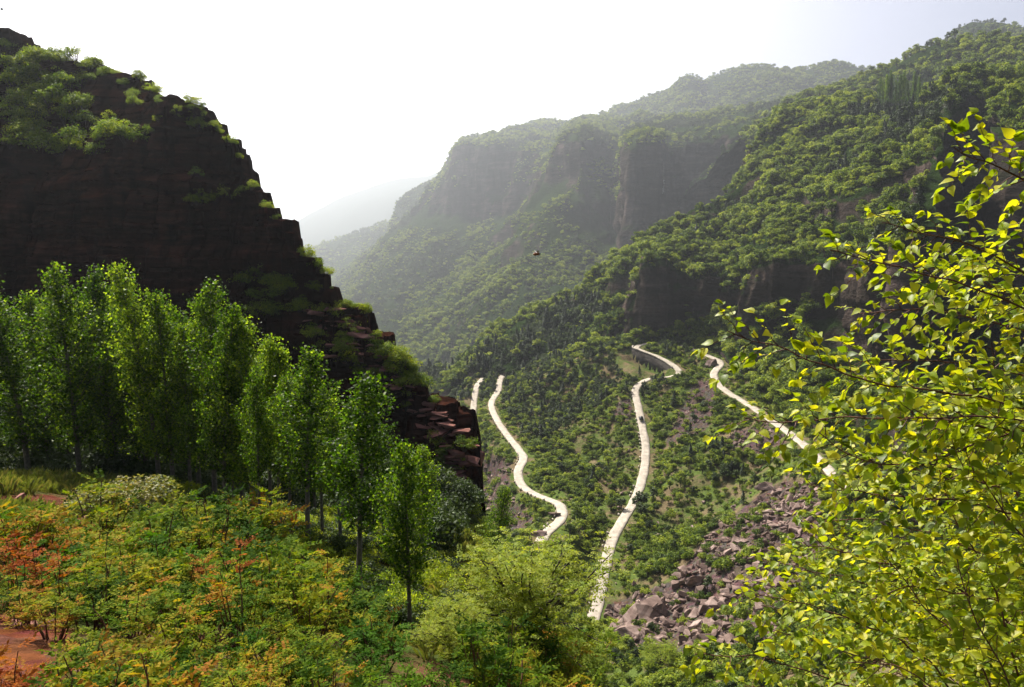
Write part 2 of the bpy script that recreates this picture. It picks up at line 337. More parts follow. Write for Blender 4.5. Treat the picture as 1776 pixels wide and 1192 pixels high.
# ------------------------------------------------------------------ mountains (lofted from contour lines)
def catmull(C, t):
    """C (n,...) control values, t in [0,n-1]"""
    n = len(C); i = np.clip(np.floor(t).astype(int), 0, n-2); f = (t-i).reshape((-1,)+(1,)*(C.ndim-1))
    g = lambda k: C[np.clip(k, 0, n-1)]
    a, b, c, d = g(i-1), g(i), g(i+1), g(i+2)
    return .5*(2*b+(c-a)*f+(2*a-5*b+4*c-d)*f**2+(3*b-a-3*c+d)*f**3)
def loft(cols, nu, nv, amp, wl, cliff=None, seed=0, camp=0.0, cwl=20, ga=0.0, gwl=60):
    """cols[u][v] world points; cliff = (v0,v1) rows that are rock wall. returns grid P and v"""
    C = np.array(cols, float)
    G = catmull(C, np.linspace(0, len(C)-1, nu)); G = np.swapaxes(G, 0, 1)         # v,u,3
    v = np.linspace(0, len(G)-1, nv); i = np.clip(np.floor(v).astype(int), 0, len(G)-2); f = (v-i)[:, None, None]
    P = G[i]*(1-f)+G[i+1]*f
    for _ in range(3): P[1:-1] = (P[:-2]+2*P[1:-1]+P[2:])/4
    du = np.gradient(P, axis=1); dv = np.gradient(P, axis=0); n = norm(np.cross(du, dv))
    n = np.where((n[..., 1:2] > 0) & (n[..., 2:3] < .2), -n, n); n = np.where(n[..., 2:3] < -.2, -n, n)
    d = fbm(P/wl, 6, seed, .55)*amp
    if ga: d = d+ga*(.35-1.6*np.abs(fbm(P*np.array([1, .8, .4])/gwl+fbm(P/gwl, 2, seed+71)[..., None]*.35, 3, seed+70)))
    if cliff:
        m = np.clip(1-np.abs(v-(cliff[0]+cliff[1])/2)/((cliff[1]-cliff[0])/2+.25), 0, 1)**.5; m = m[:, None]
        q = P*np.array([1, 1, .12])/cwl
        d = d*(1-.3*m)+m*camp*(np.abs(fbm(q, 5, seed+40))*2-.55)+m*camp*.25*fbm(P*np.array([.1, .1, 1])/(cwl*.35), 3, seed+60)
    return P+n*d[..., None], v
def px_cols(rows): return [[at(*p) for p in c] for c in rows]
def loft_obj(name, P, mat, label, cat='mountain'):
    return tag(obj(name, grid_mesh(name, P[..., 0], P[..., 1], P[..., 2], mat)), label, cat, kind='structure')
def low(p, dz, dy=0): q = np.array(p, float); q[2] += dz; q[1] += dy; return q
R1 = [
 [(690, 730, 560), (695, 715, 565), (700, 705, 570), (712, 685, 590), (728, 658, 610), (728, 760, 700)],
 [(830, 656, 512), (828, 642, 520), (826, 632, 530), (824, 618, 565), (822, 606, 610), (822, 700, 700)],
 [(960, 650, 478), (950, 625, 492), (940, 604, 510), (920, 582, 560), (905, 562, 610), (905, 660, 700)],
 [(1060, 614, 455), (1055, 600, 463), (1040, 574, 480), (1010, 540, 540), (985, 518, 600), (985, 610, 700)],
 [(1105, 597, 456), (1110, 590, 460), (1115, 478, 468), (1100, 462, 540), (1085, 450, 590), (1085, 560, 700)],
 [(1160, 597, 456), (1160, 588, 460), (1165, 468, 467), (1150, 440, 540), (1130, 422, 600), (1130, 520, 700)],
 [(1200, 602, 444), (1210, 585, 450), (1215, 480, 458), (1210, 420, 540), (1205, 368, 600), (1205, 480, 720)],
 [(1258, 614, 416), (1262, 590, 428), (1275, 480, 437), (1275, 385, 540), (1265, 322, 610), (1265, 420, 740)],
 [(1305, 680, 372), (1310, 600, 402), (1320, 465, 411), (1330, 345, 530), (1312, 262, 640), (1312, 360, 780)],
 [(1400, 750, 305), (1400, 600, 380), (1400, 455, 389), (1420, 310, 510), (1372, 200, 660), (1372, 260, 800)],
 [(1480, 825, 240), (1480, 620, 340), (1480, 430, 352), (1500, 290, 465), (1470, 172, 640), (1470, 200, 800)],
 [(1560, 895, 195), (1540, 640, 300), (1545, 430, 312), (1570, 290, 430), (1560, 168, 590), (1560, 190, 760)],
 [(1625, 960, 165), (1585, 650, 280), (1590, 400, 293), (1620, 270, 400), (1625, 162, 540), (1625, 180, 720)],
 [(1660, 990, 155), (1630, 640, 350), (1652, 205, 432), (1660, 180, 450), (1665, 152, 500), (1665, 170, 700)],
 [(1720, 1000, 150), (1700, 640, 400), (1716, 215, 440), (1720, 185, 460), (1720, 143, 510), (1720, 165, 700)],
 [(1800, 1010, 150), (1790, 600, 330), (1800, 235, 350), (1800, 190, 400), (1800, 138, 490), (1800, 160, 700)],
 [(2100, 1100, 140), (2100, 600, 300), (2110, 240, 320), (2110, 190, 380), (2110, 130, 480), (2110, 150, 700)]]
c1 = px_cols(R1); c1 = [[low(c[0], -14, -4)]+c for c in c1]
P1, v1 = loft(c1, 460, 260, 7, 50, (2, 3), 11, 13, 24, 15, 55)
loft_obj('hillside', P1, M['hill'], 'steep green spur with dark rock walls above the roads')
R2 = [
 [(520, 545, 1600), (545, 525, 1700), (560, 505, 1800), (566, 498, 1830), (575, 492, 2000), (575, 540, 2300)],
 [(600, 560, 1150), (630, 490, 1350), (690, 402, 1540), (698, 390, 1560), (705, 384, 1750), (705, 460, 2100)],
 [(630, 580, 1050), (680, 480, 1260), (735, 374, 1470), (755, 320, 1500), (762, 314, 1650), (762, 400, 1900)],
 [(660, 600, 990), (720, 485, 1200), (775, 376, 1420), (788, 258, 1450), (800, 252, 1620), (800, 330, 2000)],
 [(690, 620, 940), (770, 490, 1140), (840, 388, 1370), (850, 252, 1400), (848, 234, 1700), (848, 300, 2200)],
 [(720, 640, 890), (820, 490, 1080), (900, 366, 1310), (925, 258, 1350), (918, 214, 1900), (918, 290, 2400)],
 [(760, 650, 840), (850, 480, 1010), (925, 345, 1180), (950, 276, 1230), (965, 211, 1950), (965, 290, 2500)],
 [(800, 655, 790), (900, 455, 920), (985, 335, 1040), (995, 240, 1075), (1010, 205, 1900), (1010, 290, 2600)],
 [(850, 640, 770), (960, 470, 890), (1030, 388, 1020), (1040, 246, 1120), (1060, 204, 1800), (1060, 290, 2600)],
 [(900, 610, 750), (1020, 490, 870), (1065, 422, 1020), (1074, 250, 1150), (1090, 204, 1700), (1090, 290, 2600)],
 [(950, 590, 730), (1060, 505, 830), (1085, 456, 915), (1088, 250, 945), (1115, 206, 1600), (1115, 290, 2500)],
 [(1000, 570, 730), (1090, 515, 840), (1106, 466, 930), (1128, 248, 960), (1145, 208, 1500), (1145, 290, 2400)],
 [(1100, 550, 770), (1130, 505, 880), (1150, 435, 1020), (1160, 246, 1045), (1180, 206, 1450), (1180, 290, 2300)],
 [(1200, 530, 770), (1210, 470, 880), (1220, 400, 990), (1226, 240, 1012), (1240, 200, 1400), (1240, 280, 2200)],
 [(1310, 480, 780), (1310, 400, 860), (1310, 340, 940), (1315, 224, 960), (1330, 188, 1350), (1330, 270, 2200)],
 [(1420, 420, 800), (1410, 340, 860), (1400, 300, 920), (1402, 196, 935), (1420, 176, 1300), (1420, 260, 2200)]]
R2 = [[(a, b, d*(1.7-.4*min(1, i/12))*(1 if j else .97)) for j, (a, b, d) in enumerate(c)] for i, c in enumerate(R2)]; c2 = px_cols(R2); c2 = [[low(c[0], -60, -60)]+c for c in c2]
P2, v2 = loft(c2, 420, 220, 18, 130, (3, 4), 23, 24, 60, 34, 160)
loft_obj('cliff_mountain', P2, M['hill'], 'hazy mountain with bare rock walls below a wooded plateau')
def ridge(crest, foot_dy, front, back, nu, nv, amp, wl, seed, name, label, mat='hill'):
    cols = []
    for p in crest:
        c = at(*p); f = c.copy(); f[1] -= front; f[0] -= front*.15; f[2] -= foot_dy
        m = (c+f)/2; m[2] += foot_dy*.03; b = c.copy(); b[1] += back; b[2] -= foot_dy*.6; cols.append([f, m, c, b])
    P, v = loft(cols, nu, nv, amp, wl, None, seed); loft_obj(name, P, M[mat], label); return P, v
P3, v3 = ridge([(700, 330, 3300), (820, 262, 3200), (915, 224, 3100), (1000, 206, 3000), (1060, 186, 2900), (1110, 168, 2850), (1160, 148, 2800), (1190, 130, 2750), (1222, 142, 2750), (1265, 126, 2700), (1320, 107, 2650), (1380, 110, 2600), (1440, 102, 2550), (1500, 116, 2500), (1600, 140, 2500), (1800, 150, 2500)],
               620, 1000, 1100, 300, 60, 55, 300, 31, 'far_ridge', 'pale hazy mountain skyline behind the cliff mountain')
P4, v4 = ridge([(1290, 230, 1000), (1345, 192, 980), (1420, 162, 960), (1470, 140, 950), (1500, 122, 950), (1560, 104, 930), (1640, 74, 900), (1700, 66, 880), (1776, 60, 850), (1900, 50, 850), (2100, 40, 850)],
               150, 260, 500, 240, 60, 14, 80, 37, 'forest_hill', 'dark forested hill above the green spur')
P5, v5 = ridge([(1560, 120, 1900), (1620, 85, 1850), (1645, 62, 1800), (1668, 40, 1780), (1690, 33, 1760), (1740, 34, 1750), (1800, 42, 1750), (1950, 30, 1750)],
               300, 500, 700, 160, 40, 22, 160, 41, 'summit', 'rounded summit peeping over the forested hill')
P6, v6 = ridge([(380, 520, 4400), (470, 470, 4300), (530, 436, 4200), (590, 410, 4100), (655, 382, 4000), (715, 366, 3900), (800, 340, 3900), (950, 330, 3900)],
               520, 1200, 1500, 200, 40, 45, 350, 43, 'distant_ridge', 'bluish distant ridge at the valley mouth')
P7, v7 = ridge([(200, 430, 9000), (380, 420, 9000), (470, 398, 8800), (540, 362, 8600), (620, 330, 8400), (720, 300, 8200), (850, 270, 8000), (1000, 270, 8000)],
               1000, 2200, 2600, 160, 30, 90, 800, 47, 'faint_ridge', 'very faint far mountain fading into white haze')
# ground plane far below, out to the horizon
bx = np.array([[-14000, -200, -420], [14000, -200, -420], [14000, 14000, -420], [-14000, 14000, -420]])
tag(obj('ground', mesh_np('ground', bx, np.array([[0, 1, 2, 3]]), M['ground'], attrs={'scree': ('POINT', [0]*4)})), 'low ground of the main valley far below', 'ground', kind='structure')
# ------------------------------------------------------------------ terrace in front of the camera
fp = [tuple(p) for p in at(*np.array([(0, 1192, 8), (300, 1192, 8.5), (600, 1192, 10), (900, 1192, 14.5), (50, 1090, 11), (300, 1080, 12.5), (0, 960, 18), (-250, 1000, 16), (-300, 1192, 8), (0, 880, 27), (130, 872, 30), (200, 940, 22),
    (330, 905, 31), (450, 960, 26), (50, 835, 42), (-300, 850, 42), (150, 835, 43), (300, 850, 42), (540, 992, 25), (420, 900, 34), (625, 1075, 20.5), (715, 1150, 17.5), (780, 1080, 23), (895, 1185, 16.5), (980, 1192, 17.5), (760, 1000, 32), (650, 940, 40), (700, 930, 45), (860, 965, 47), (960, 1100, 26),
    (830, 905, 66), (790, 900, 76), (600, 900, 60), (400, 850, 60), (200, 800, 62), (-200, 790, 62), (200, 770, 78), (600, 860, 78), (-300, 760, 80)], float).T)]
fp += [(0, 0, -2.2), (-6, 1, -2.6), (-20, 2, -2.6), (-45, 8, -4), (3, 2, -5), (3.6, 6, -8.4), (5, 12, -13), (9, 18, -22), (8, 30, -28), (6, 45, -34), (3, 62, -38), (14, 40, -45), (12, 70, -58), (22, 25, -45), (30, 60, -72), (4, 84, -52), (-4, 92, -45), (20, 95, -76), (3, -6, -3), (-30, -8, 0), (14, 4, -24)]
zf0 = tps(fp, .0005)
def zf(x, y):
    x = np.asarray(x, float); y = np.asarray(y, float); q = np.stack([x, y, 0*x], -1)
    return zf0(x, y)+fbm(q/3.5, 4, 77)*.28*np.clip(y/8, .3, 2)
fx, fy = np.meshgrid(np.arange(-62, 30, .3), np.concatenate([np.arange(-8, 40, .3), np.arange(40, 100, .6)]))
fz = zf(fx, fy); qx, qy = project(np.stack([fx, fy, fz], -1))
soil = np.maximum(inside(qx, qy, [(-60, 1020), (60, 1030), (120, 1090), (130, 1250), (-60, 1250)])*1.0, inside(qx, qy, [(-20, 862), (90, 858), (160, 880), (185, 925), (150, 945), (110, 890), (-20, 880)])*.8)
soil = np.maximum(soil, inside(qx, qy, [(560, 985), (610, 1000), (640, 1060), (590, 1040)])*.6)
for _ in range(2): soil[1:-1, 1:-1] = (soil[1:-1, 1:-1]*2+soil[:-2, 1:-1]+soil[2:, 1:-1]+soil[1:-1, :-2]+soil[1:-1, 2:])/6
tag(obj('terrace_ground', grid_mesh('terrace_ground', fx, fy, fz, M['terrace'], {'scree': ('POINT', soil.ravel())})), 'sloping terrace of red soil under the bushes and poplars', 'ground', kind='structure')
# ------------------------------------------------------------------ dark cliff on the left
SIL = [(-260, 30), (-120, 40), (0, 55), (22, 62), (30, 86), (90, 100), (130, 97), (155, 112), (200, 126), (236, 138), (250, 165), (308, 172), (345, 190), (374, 222), (392, 248), (408, 268), (424, 322), (446, 336), (453, 366), (492, 384), (504, 420), (512, 442), (538, 452), (548, 482), (568, 492), (590, 530), (632, 548), (640, 578), (664, 592), (690, 622), (712, 656), (733, 672), (745, 702), (786, 718), (812, 728), (818, 757), (827, 782), (829, 815), (832, 900)]
CD0, CD1 = 80.0, 93.0
S_ = at(np.array([p[0] for p in SIL], float), np.array([p[1] for p in SIL], float), 90.0)
zb = -62.0
nt_ = 520
tt = np.linspace(0, 1, nt_)
lay = np.cumsum(rng.uniform(.28, 1.25, 160))+zb-6; hard = rng.uniform(-.5, .5, 161)
LEDGE = [(-33, 2.5), (-24, 2.2), (-19, 2.0), (-14.2, 1.8), (-9.5, 1.6), (-6, 1.2), (-1.5, 1.6), (3, 1.2), (6.2, 2.2), (11.5, 1.6), (17, 1.6), (21, 1.6)]
def cliff_y(x, z):
    """front of the cliff: depth at world x, height z"""
    q = np.stack([x, z*0, z], -1)
    zz = z+.045*x+fbm(np.stack([x/14, z*0, z/30], -1), 3, 91)*.9
    k = np.clip(np.searchsorted(lay, zz.ravel()), 0, 160).reshape(zz.shape)
    wd = 1.2+3.2*_h(k, k*0, k*0, 5); b = np.floor(x/wd+_h(k, k*0+3, k*0, 6)*9).astype(np.int64)
    off = (_h(b, k, k*0, 8)-.5)*.75+hard[k]*.7
    kb = k//5; wb_ = 3.5+4*_h(kb, kb*0, kb*0, 15); bb = np.floor(x/wb_+_h(kb, kb*0+3, kb*0, 16)*9).astype(np.int64); off = off+(_h(bb, kb, kb*0, 18)-.5)*2.2
    fx_ = np.abs(x/wb_+_h(kb, kb*0+3, kb*0, 16)*9-np.round(x/wb_+_h(kb, kb*0+3, kb*0, 16)*9))*wb_; off = off+np.exp(-(fx_/.16)**2)*.9
    y = CD0+np.clip((z-zb)/90, 0, 1)*6
    for lz, st in LEDGE: y = y+st*.8/(1+np.exp(-np.clip((zz-lz-fbm(np.stack([x/9, x*0+lz, x*0], -1), 2, 95)*1.6)*3.5, -30, 30)))-st*.4
    sm_ = lambda t: np.clip(t, 0, 1)**2*(3-2*np.clip(t, 0, 1))
    y = y+sm_((z-3)/26)*12*sm_((-38-x)/10)
    big = fbm(q/np.array([15, 1, 26]), 3, 93)*3.2
    crack = np.exp(-((x+42.2-(z-18)*.09)/.45)**2)*2.2*(z > 2)+np.exp(-((x+55+z*.02)/.5)**2)*1.6
    return y+big+off+crack+fbm(q/1.1, 3, 94)*.22
for _ in range(8):           # the crest stands where the front wall ends
    S_ = at(np.array([p[0] for p in SIL], float), np.array([p[1] for p in SIL], float), cliff_y(S_[:, 0], S_[:, 2])*.5+S_[:, 1]*.5)
S_[:, 0] = np.maximum.accumulate(S_[:, 0]+np.arange(len(S_))*1e-4)
cw = np.arange(S_[0, 0], S_[-1, 0]+.01, .17)
Hc = np.interp(cw, S_[:, 0], S_[:, 2])
beds = lay[::2]+rng.uniform(-.2, .2, len(lay[::2]))
def crest(x, y):
    """bed-stepped height of the cliff top at world x, y metres behind the front"""
    q = np.stack([x/2.2, y/2.2, x*0], -1); xs = x+fbm(q, 3, 61)*1.6*np.clip(y/2+.35, 0, 1)+.10*y
    h = np.interp(xs, S_[:, 0], S_[:, 2]); lv = beds-.045*x[..., None]*0
    k = np.clip(np.searchsorted(beds, h.ravel()+.9), 1, len(beds)-1).reshape(h.shape)
    hq = beds[k-1]; w = np.clip((S_[-1, 0]-x)/3, 0, 1)
    return (hq*.85+h*.15)*w+h*(1-w)+(fbm(np.stack([x/.8, y/.8, x*0], -1), 3, 62)*.22)
Hc = crest(cw, cw*0)
cx = np.repeat(cw[None], nt_, 0); cz = zb+(Hc[None]-zb)*tt[:, None]
cyy = cliff_y(cx, cz)
edge = np.clip((cw[-1]-cw)/6, 0, 1)[None]; cyy = cyy+(1-edge)**2*5
rows = [np.stack([cx, cyy, cz], -1)]
for dy in np.concatenate([np.arange(.25, 9, .25), [11, 14, 20, 34, 70]]):
    rows.append(np.stack([cx[-1], cyy[-1]+dy, crest(cw, cw*0+dy)-np.clip(dy-5, 0, 99)*.75], -1)[None])
CP_ = np.concatenate(rows)
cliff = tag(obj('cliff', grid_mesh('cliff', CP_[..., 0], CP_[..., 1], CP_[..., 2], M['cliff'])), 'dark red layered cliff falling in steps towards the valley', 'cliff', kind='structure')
cliff.data.polygons.foreach_set('use_smooth', np.zeros(len(cliff.data.polygons), bool))
def cliff_hit(px, py):
    """point of the cliff front seen at px, py"""
    d = np.full(np.shape(px), 84.0)
    for _ in range(12):
        p = at(px, py, d); d = .5*d+.5*cliff_y(p[..., 0], p[..., 2])
    return at(px, py, d)
# ------------------------------------------------------------------ plant shapes
def tube_line(a, b, n=5, sag=0., wob=.0):
    t = np.linspace(0, 1, n)[:, None]; P = np.asarray(a, float)*(1-t)+np.asarray(b, float)*t
    P[:, 2] += sag*4*(t*(1-t))[:, 0]; P[1:-1] += rng.normal(size=(n-2, 3))*wob; return P
def clump_leaves(n, lobes, lr, size, aspect=.6, flat=.8):
    """n leaves over the shells of lobes; lobes (k,3), lr radius of each"""
    k = len(lobes); i = rng.integers(0, k, n); u = norm(rng.normal(size=(n, 3))); u[:, 2] = np.where(u[:, 2] < -.45, -u[:, 2]*.6, u[:, 2])
    r = np.asarray(lr)[i]*(rng.uniform(.25, 1, n)**.45)
    C = lobes[i]+u*r[:, None]*np.array([1, 1, flat]); Nn = u*.7+rng.normal(size=(n, 3))*.55+np.array([0, 0, .35])
    V, Q = leaves(C, Nn, size*rng.uniform(.6, 1.35, n), aspect); tint = np.clip(.5+rng.normal(size=n)*.16+(_h(i, i, i, int(rng.integers(999)))-.5)*.35, 0, 1)
    return V, Q, tint
def make_shrub(name, n, size, mat, k=9, h=1.25, stems=True, seed=0):
    a = rng.uniform(0, 6.28, k); r = np.sqrt(rng.uniform(0, 1, k))*.72; z = h*(.28+.5*rng.uniform(0, 1, k)*(1-.5*r))
    V, Q, t = clump_leaves(n, np.c_[np.cos(a)*r, np.sin(a)*r, z], rng.uniform(.28, .5, k), size)
    nl = len(Q)
    if stems:
        b = MB()
        for j in range(k): b.tube(tube_line((0, 0, -.25), (np.cos(a[j])*r[j], np.sin(a[j])*r[j], z[j]), 3), [.035, .02, .01], 4)
        sv = np.concatenate(b.v); sq = np.concatenate(b.q)
        me = mesh_np(name, np.r_[V, sv], np.r_[Q, sq+len(V)], [M[mat], M['bark']], np.r_[np.zeros(nl), np.ones(len(sq))], {'tint': ('FACE', np.r_[t, np.zeros(len(sq))])})
    else: me = mesh_np(name, V, Q, M[mat], None, {'tint': ('FACE', t)})
    return me
def make_tree(name, n, size, mat, k=13, seed=0):
    """broad tree, unit crown radius 1, total height about 2.4"""
    a = rng.uniform(0, 6.28, k); r = np.sqrt(rng.uniform(0, 1, k))*.68; z = 1.0+1.1*rng.uniform(0, 1, k)*(1-.45*r)
    V, Q, t = clump_leaves(n, np.c_[np.cos(a)*r, np.sin(a)*r, z], rng.uniform(.18, .5, k), size)
    b = MB(); b.tube([(0, 0, -.4), (.02, .03, .6), (.05, .0, 1.4)], [.09, .07, .03], 5)
    for j in range(0, k, 2): b.tube(tube_line((.02, .03, .6), (np.cos(a[j])*r[j], np.sin(a[j])*r[j], z[j]), 3), [.04, .02, .01], 4)
    sv = np.concatenate(b.v); sq = np.concatenate(b.q)
    return mesh_np(name, np.r_[V, sv], np.r_[Q, sq+len(V)], [M[mat], M['bark']], np.r_[np.zeros(len(Q)), np.ones(len(sq))], {'tint': ('FACE', np.r_[t, np.zeros(len(sq))])})
def make_conifer(name, n, mat):
    """narrow needle tree, radius about 1, height 3.4"""
    h = rng.uniform(0, 1, n)**.8; rad = (1-h)**.8*(.72+.28*np.sin(h*38+rng.uniform(0, 6)))*rng.uniform(.35, 1, n)**.5; a = rng.uniform(0, 6.28, n)
    C = np.c_[np.cos(a)*rad, np.sin(a)*rad, .35+h*3.0-.12*rad]; Nn = np.c_[np.cos(a)*.5, np.sin(a)*.5, np.full(n, .8)]+rng.normal(size=(n, 3))*.4
    V, Q = leaves(C, Nn, .30*rng.uniform(.6, 1.3, n), .5); t = np.clip(.45+rng.normal(size=n)*.2, 0, 1)
    b = MB(); b.tube([(0, 0, -.4), (0, 0, 1.5), (0, 0, 3.3)], [.08, .05, .01], 5); sv = np.concatenate(b.v); sq = np.concatenate(b.q)
    return mesh_np(name, np.r_[V, sv], np.r_[Q, sq+len(V)], [M[mat], M['bark']], np.r_[np.zeros(len(Q)), np.ones(len(sq))], {'tint': ('FACE', np.r_[t, np.zeros(len(sq))])})
def make_stone(name, mat, seed, flat=.55, n=11):
    r_ = random.Random(seed); bm = bmesh.new()
    for _ in range(n):
        p = [r_.uniform(-1, 1) for _ in range(3)]; m = max(abs(c) for c in p); p = [c/m*r_.uniform(.75, 1) for c in p]
        bm.verts.new((p[0]*.5, p[1]*.38, p[2]*.5*flat))
    bmesh.ops.convex_hull(bm, input=bm.verts)
    for v in [v for v in bm.verts if not v.link_faces]: bm.verts.remove(v)
    bmesh.ops.bevel(bm, geom=bm.edges[:], offset=.018, segments=1, affect='EDGES')
    me = bpy.data.meshes.new(name); bm.to_mesh(me); bm.free(); me.materials.append(M[mat]); return me
def scatter(name, P, rot, sc, ix, meshes, label, cat):
    """one mass of plants or stones: instances on points"""
    P = np.asarray(P, np.float32); n = len(P)
    me = bpy.data.meshes.new(name); me.vertices.add(n); me.vertices.foreach_set('co', P.ravel())
    for k, v in (('rot', rot), ('sca', sc)):
        a = me.attributes.new(k, 'FLOAT_VECTOR', 'POINT'); a.data.foreach_set('vector', np.asarray(v, np.float32).ravel())
    a = me.attributes.new('ix', 'INT', 'POINT'); a.data.foreach_set('value', np.asarray(ix, np.int32))
    coll = bpy.data.collections.new(name+'_shapes')
    for i, m in enumerate(meshes): coll.objects.link(bpy.data.objects.new('%s_shape_%02d' % (name, i), m))
    g = bpy.data.node_groups.new(name, 'GeometryNodeTree')
    g.interface.new_socket('Geometry', in_out='INPUT', socket_type='NodeSocketGeometry'); g.interface.new_socket('Geometry', in_out='OUTPUT', socket_type='NodeSocketGeometry')
    nn = lambda t: g.nodes.new(t)
    i, o, ip, ci = nn('NodeGroupInput'), nn('NodeGroupOutput'), nn('GeometryNodeInstanceOnPoints'), nn('GeometryNodeCollectionInfo')
    ci.inputs[0].default_value = coll; ci.inputs[1].default_value = True; ci.inputs[2].default_value = True
    def na(nm, dt): q = nn('GeometryNodeInputNamedAttribute'); q.data_type = dt; q.inputs[0].default_value = nm; return q.outputs[0]
    L = g.links.new; L(i.outputs[0], ip.inputs['Points']); L(ci.outputs[0], ip.inputs['Instance']); ip.inputs['Pick Instance'].default_value = True
    L(na('ix', 'INT'), ip.inputs['Instance Index']); L(na('rot', 'FLOAT_VECTOR'), ip.inputs['Rotation']); L(na('sca', 'FLOAT_VECTOR'), ip.inputs['Scale'])
    L(ip.outputs[0], o.inputs[0])
    ob = tag(obj(name, me), label, cat, kind='stuff'); md = ob.modifiers.new('scatter', 'NODES'); md.node_group = g
    return ob
def grid_samples(P, n, clip=None):
    """n random points on a lofted grid, evenly per area; returns points, upward normals, fractional rows"""
    a = P[:-1, :-1]; b = P[:-1, 1:]; c = P[1:, :-1]; d = P[1:, 1:]
    nr = np.cross(b-a, c-a)+np.cross(d-b, d-c)*0; ar = np.linalg.norm(nr, axis=-1)+1e-9; nz = np.abs(nr[..., 2])/ar
    w = ar.ravel()/ar.sum(); k = rng.choice(len(w), n, p=w); r, q = np.divmod(k, ar.shape[1]); s, t = rng.uniform(0, 1, (2, n, 1))
    pt = a[r, q]*(1-s)*(1-t)+b[r, q]*s*(1-t)+c[r, q]*(1-s)*t+d[r, q]*s*t
    return pt, nz[r, q], (r+t[:, 0])/P.shape[0]
def in_frame(P, m=60):
    px, py = project(P); return (px > -m-300) & (px < W0+m+500) & (py > -m) & (py < H0+m) & (P[:, 1] > 0)
def zrot(n, tilt=.12): return np.c_[rng.normal(size=n)*tilt, rng.normal(size=n)*tilt, rng.uniform(0, 6.28, n)]
SHRUB = [make_shrub('hill_shrub_%d' % i, 620, .2, 'hillleaf', 9+2*i) for i in range(5)]
TREE = [make_tree('hill_tree_%d' % i, 950, .185, 'hillleaf', 12+4*i) for i in range(5)]
CONI = [make_tree('hill_dark_tree_%d' % i, 620, .24, 'darkleaf', 11) for i in range(2)]+[make_conifer('hill_conifer_0', 520, 'conifer')]
STONE = [make_stone('stone_%d' % i, 'scree', 50+i, (.45, .6, .8, .35)[i % 4]) for i in range(8)]
# ------------------------------------------------------------------ woods on the mountains
def wood(name, P, nv, n, size, coni, seed, label, cat, slope=.5, cliffrows=None, dens=None, bare=-.02):
    pt, nz, fr = grid_samples(P, n); row = fr*nv
    nn = fbm(pt/ (size*9), 3, seed)
    incl = (row > cliffrows[0]) & (row < cliffrows[1]) if cliffrows else np.zeros(n, bool)
    keep = in_frame(pt) & (nz > np.where(incl, .22, slope+nn*.15))
    if cliffrows is not None: keep &= ~((row > cliffrows[0]) & (row < cliffrows[1]) & (nn < bare))
    keep &= rng.uniform(0, 1, n) < np.clip(.62+fbm(pt/(size*3.5), 3, seed+5)*1.7, .1, 1)
    if dens is not None: keep &= dens(pt)
    pt = pt[keep]; m = len(pt); cf = fbm(pt/(size*16), 2, seed+9) > (1-2*coni)*.55
    nS, nT = len(SHRUB), len(TREE)
    kind = rng.uniform(0, 1, m) < .45
    ix = np.where(cf & (rng.uniform(0, 1, m) < .85), nS+nT+rng.integers(0, 2+(size < 8), m), np.where(kind, rng.integers(0, nS, m), nS+rng.integers(0, nT, m)))
    s = size*rng.uniform(.3, 1.0, m)**1.2*.66*np.clip(1+fbm(pt/(size*6), 2, seed+13)*.9, .5, 1.6); s = np.minimum(s, size*.6); s = np.where(ix < nS, s*.95, s); s = np.where(ix >= nS+nT, s*.8, s)
    return pt, ix, s
ALLP = SHRUB+TREE+CONI
def put(name, pt, ix, s, label, cat):
    m = len(pt); scatter(name, pt-np.c_[0*s, 0*s, s*.12], zrot(m), np.c_[s*rng.uniform(.85, 1.25, m), s*rng.uniform(.85, 1.25, m), s*rng.uniform(.8, 1.2, m)], ix, ALLP, label, cat)
WALLV = [(1066, 606), (1100, 616), (1172, 640), (1165, 662), (1120, 655), (1070, 648)]
w1 = wood('w1', P1, 7, 52000, 6.8, .28, 201, '', '', .52, (2.1, 2.97), lambda q: ~inside(*project(q), WALLV) & ~inside(*project(q), [(1515, 150), (1600, 150), (1600, 196), (1515, 196)]) & ~inside(*project(q), [(1640, 190), (1700, 205), (1790, 240), (1790, 430), (1590, 430), (1600, 330), (1625, 250)]))
w2 = wood('w2', P2, 7, 110000, 10.5, .30, 211, '', '', .45, (3.15, 3.95), None, .3)
w3 = wood('w3', P3, 4, 100000, 12, .30, 221, '', '', .2)
w4 = wood('w4', P4, 4, 14000, 10, .85, 231, '', '', .2)
w5 = wood('w5', P5, 4, 9000, 10, .5, 241, '', '', .2)
w6 = wood('w6', P6, 4, 26000, 16, .4, 251, '', '', .2)
put('spur_shrubbery', *w1, 'green bushes and small trees covering the steep spur', 'shrubbery')
put('mountain_woods', *w2, 'hazy woods on the slopes of the cliff mountain', 'woods')
put('skyline_woods', *w3, 'pale woods on the hazy skyline ridge', 'woods')
put('hill_forest', *w4, 'dark conifer forest on the hill above the spur', 'forest')
put('summit_woods', *w5, 'grey-green woods on the rounded summit', 'woods')
put('distant_woods', *w6, 'bluish woods on the distant ridge at the valley mouth', 'woods')
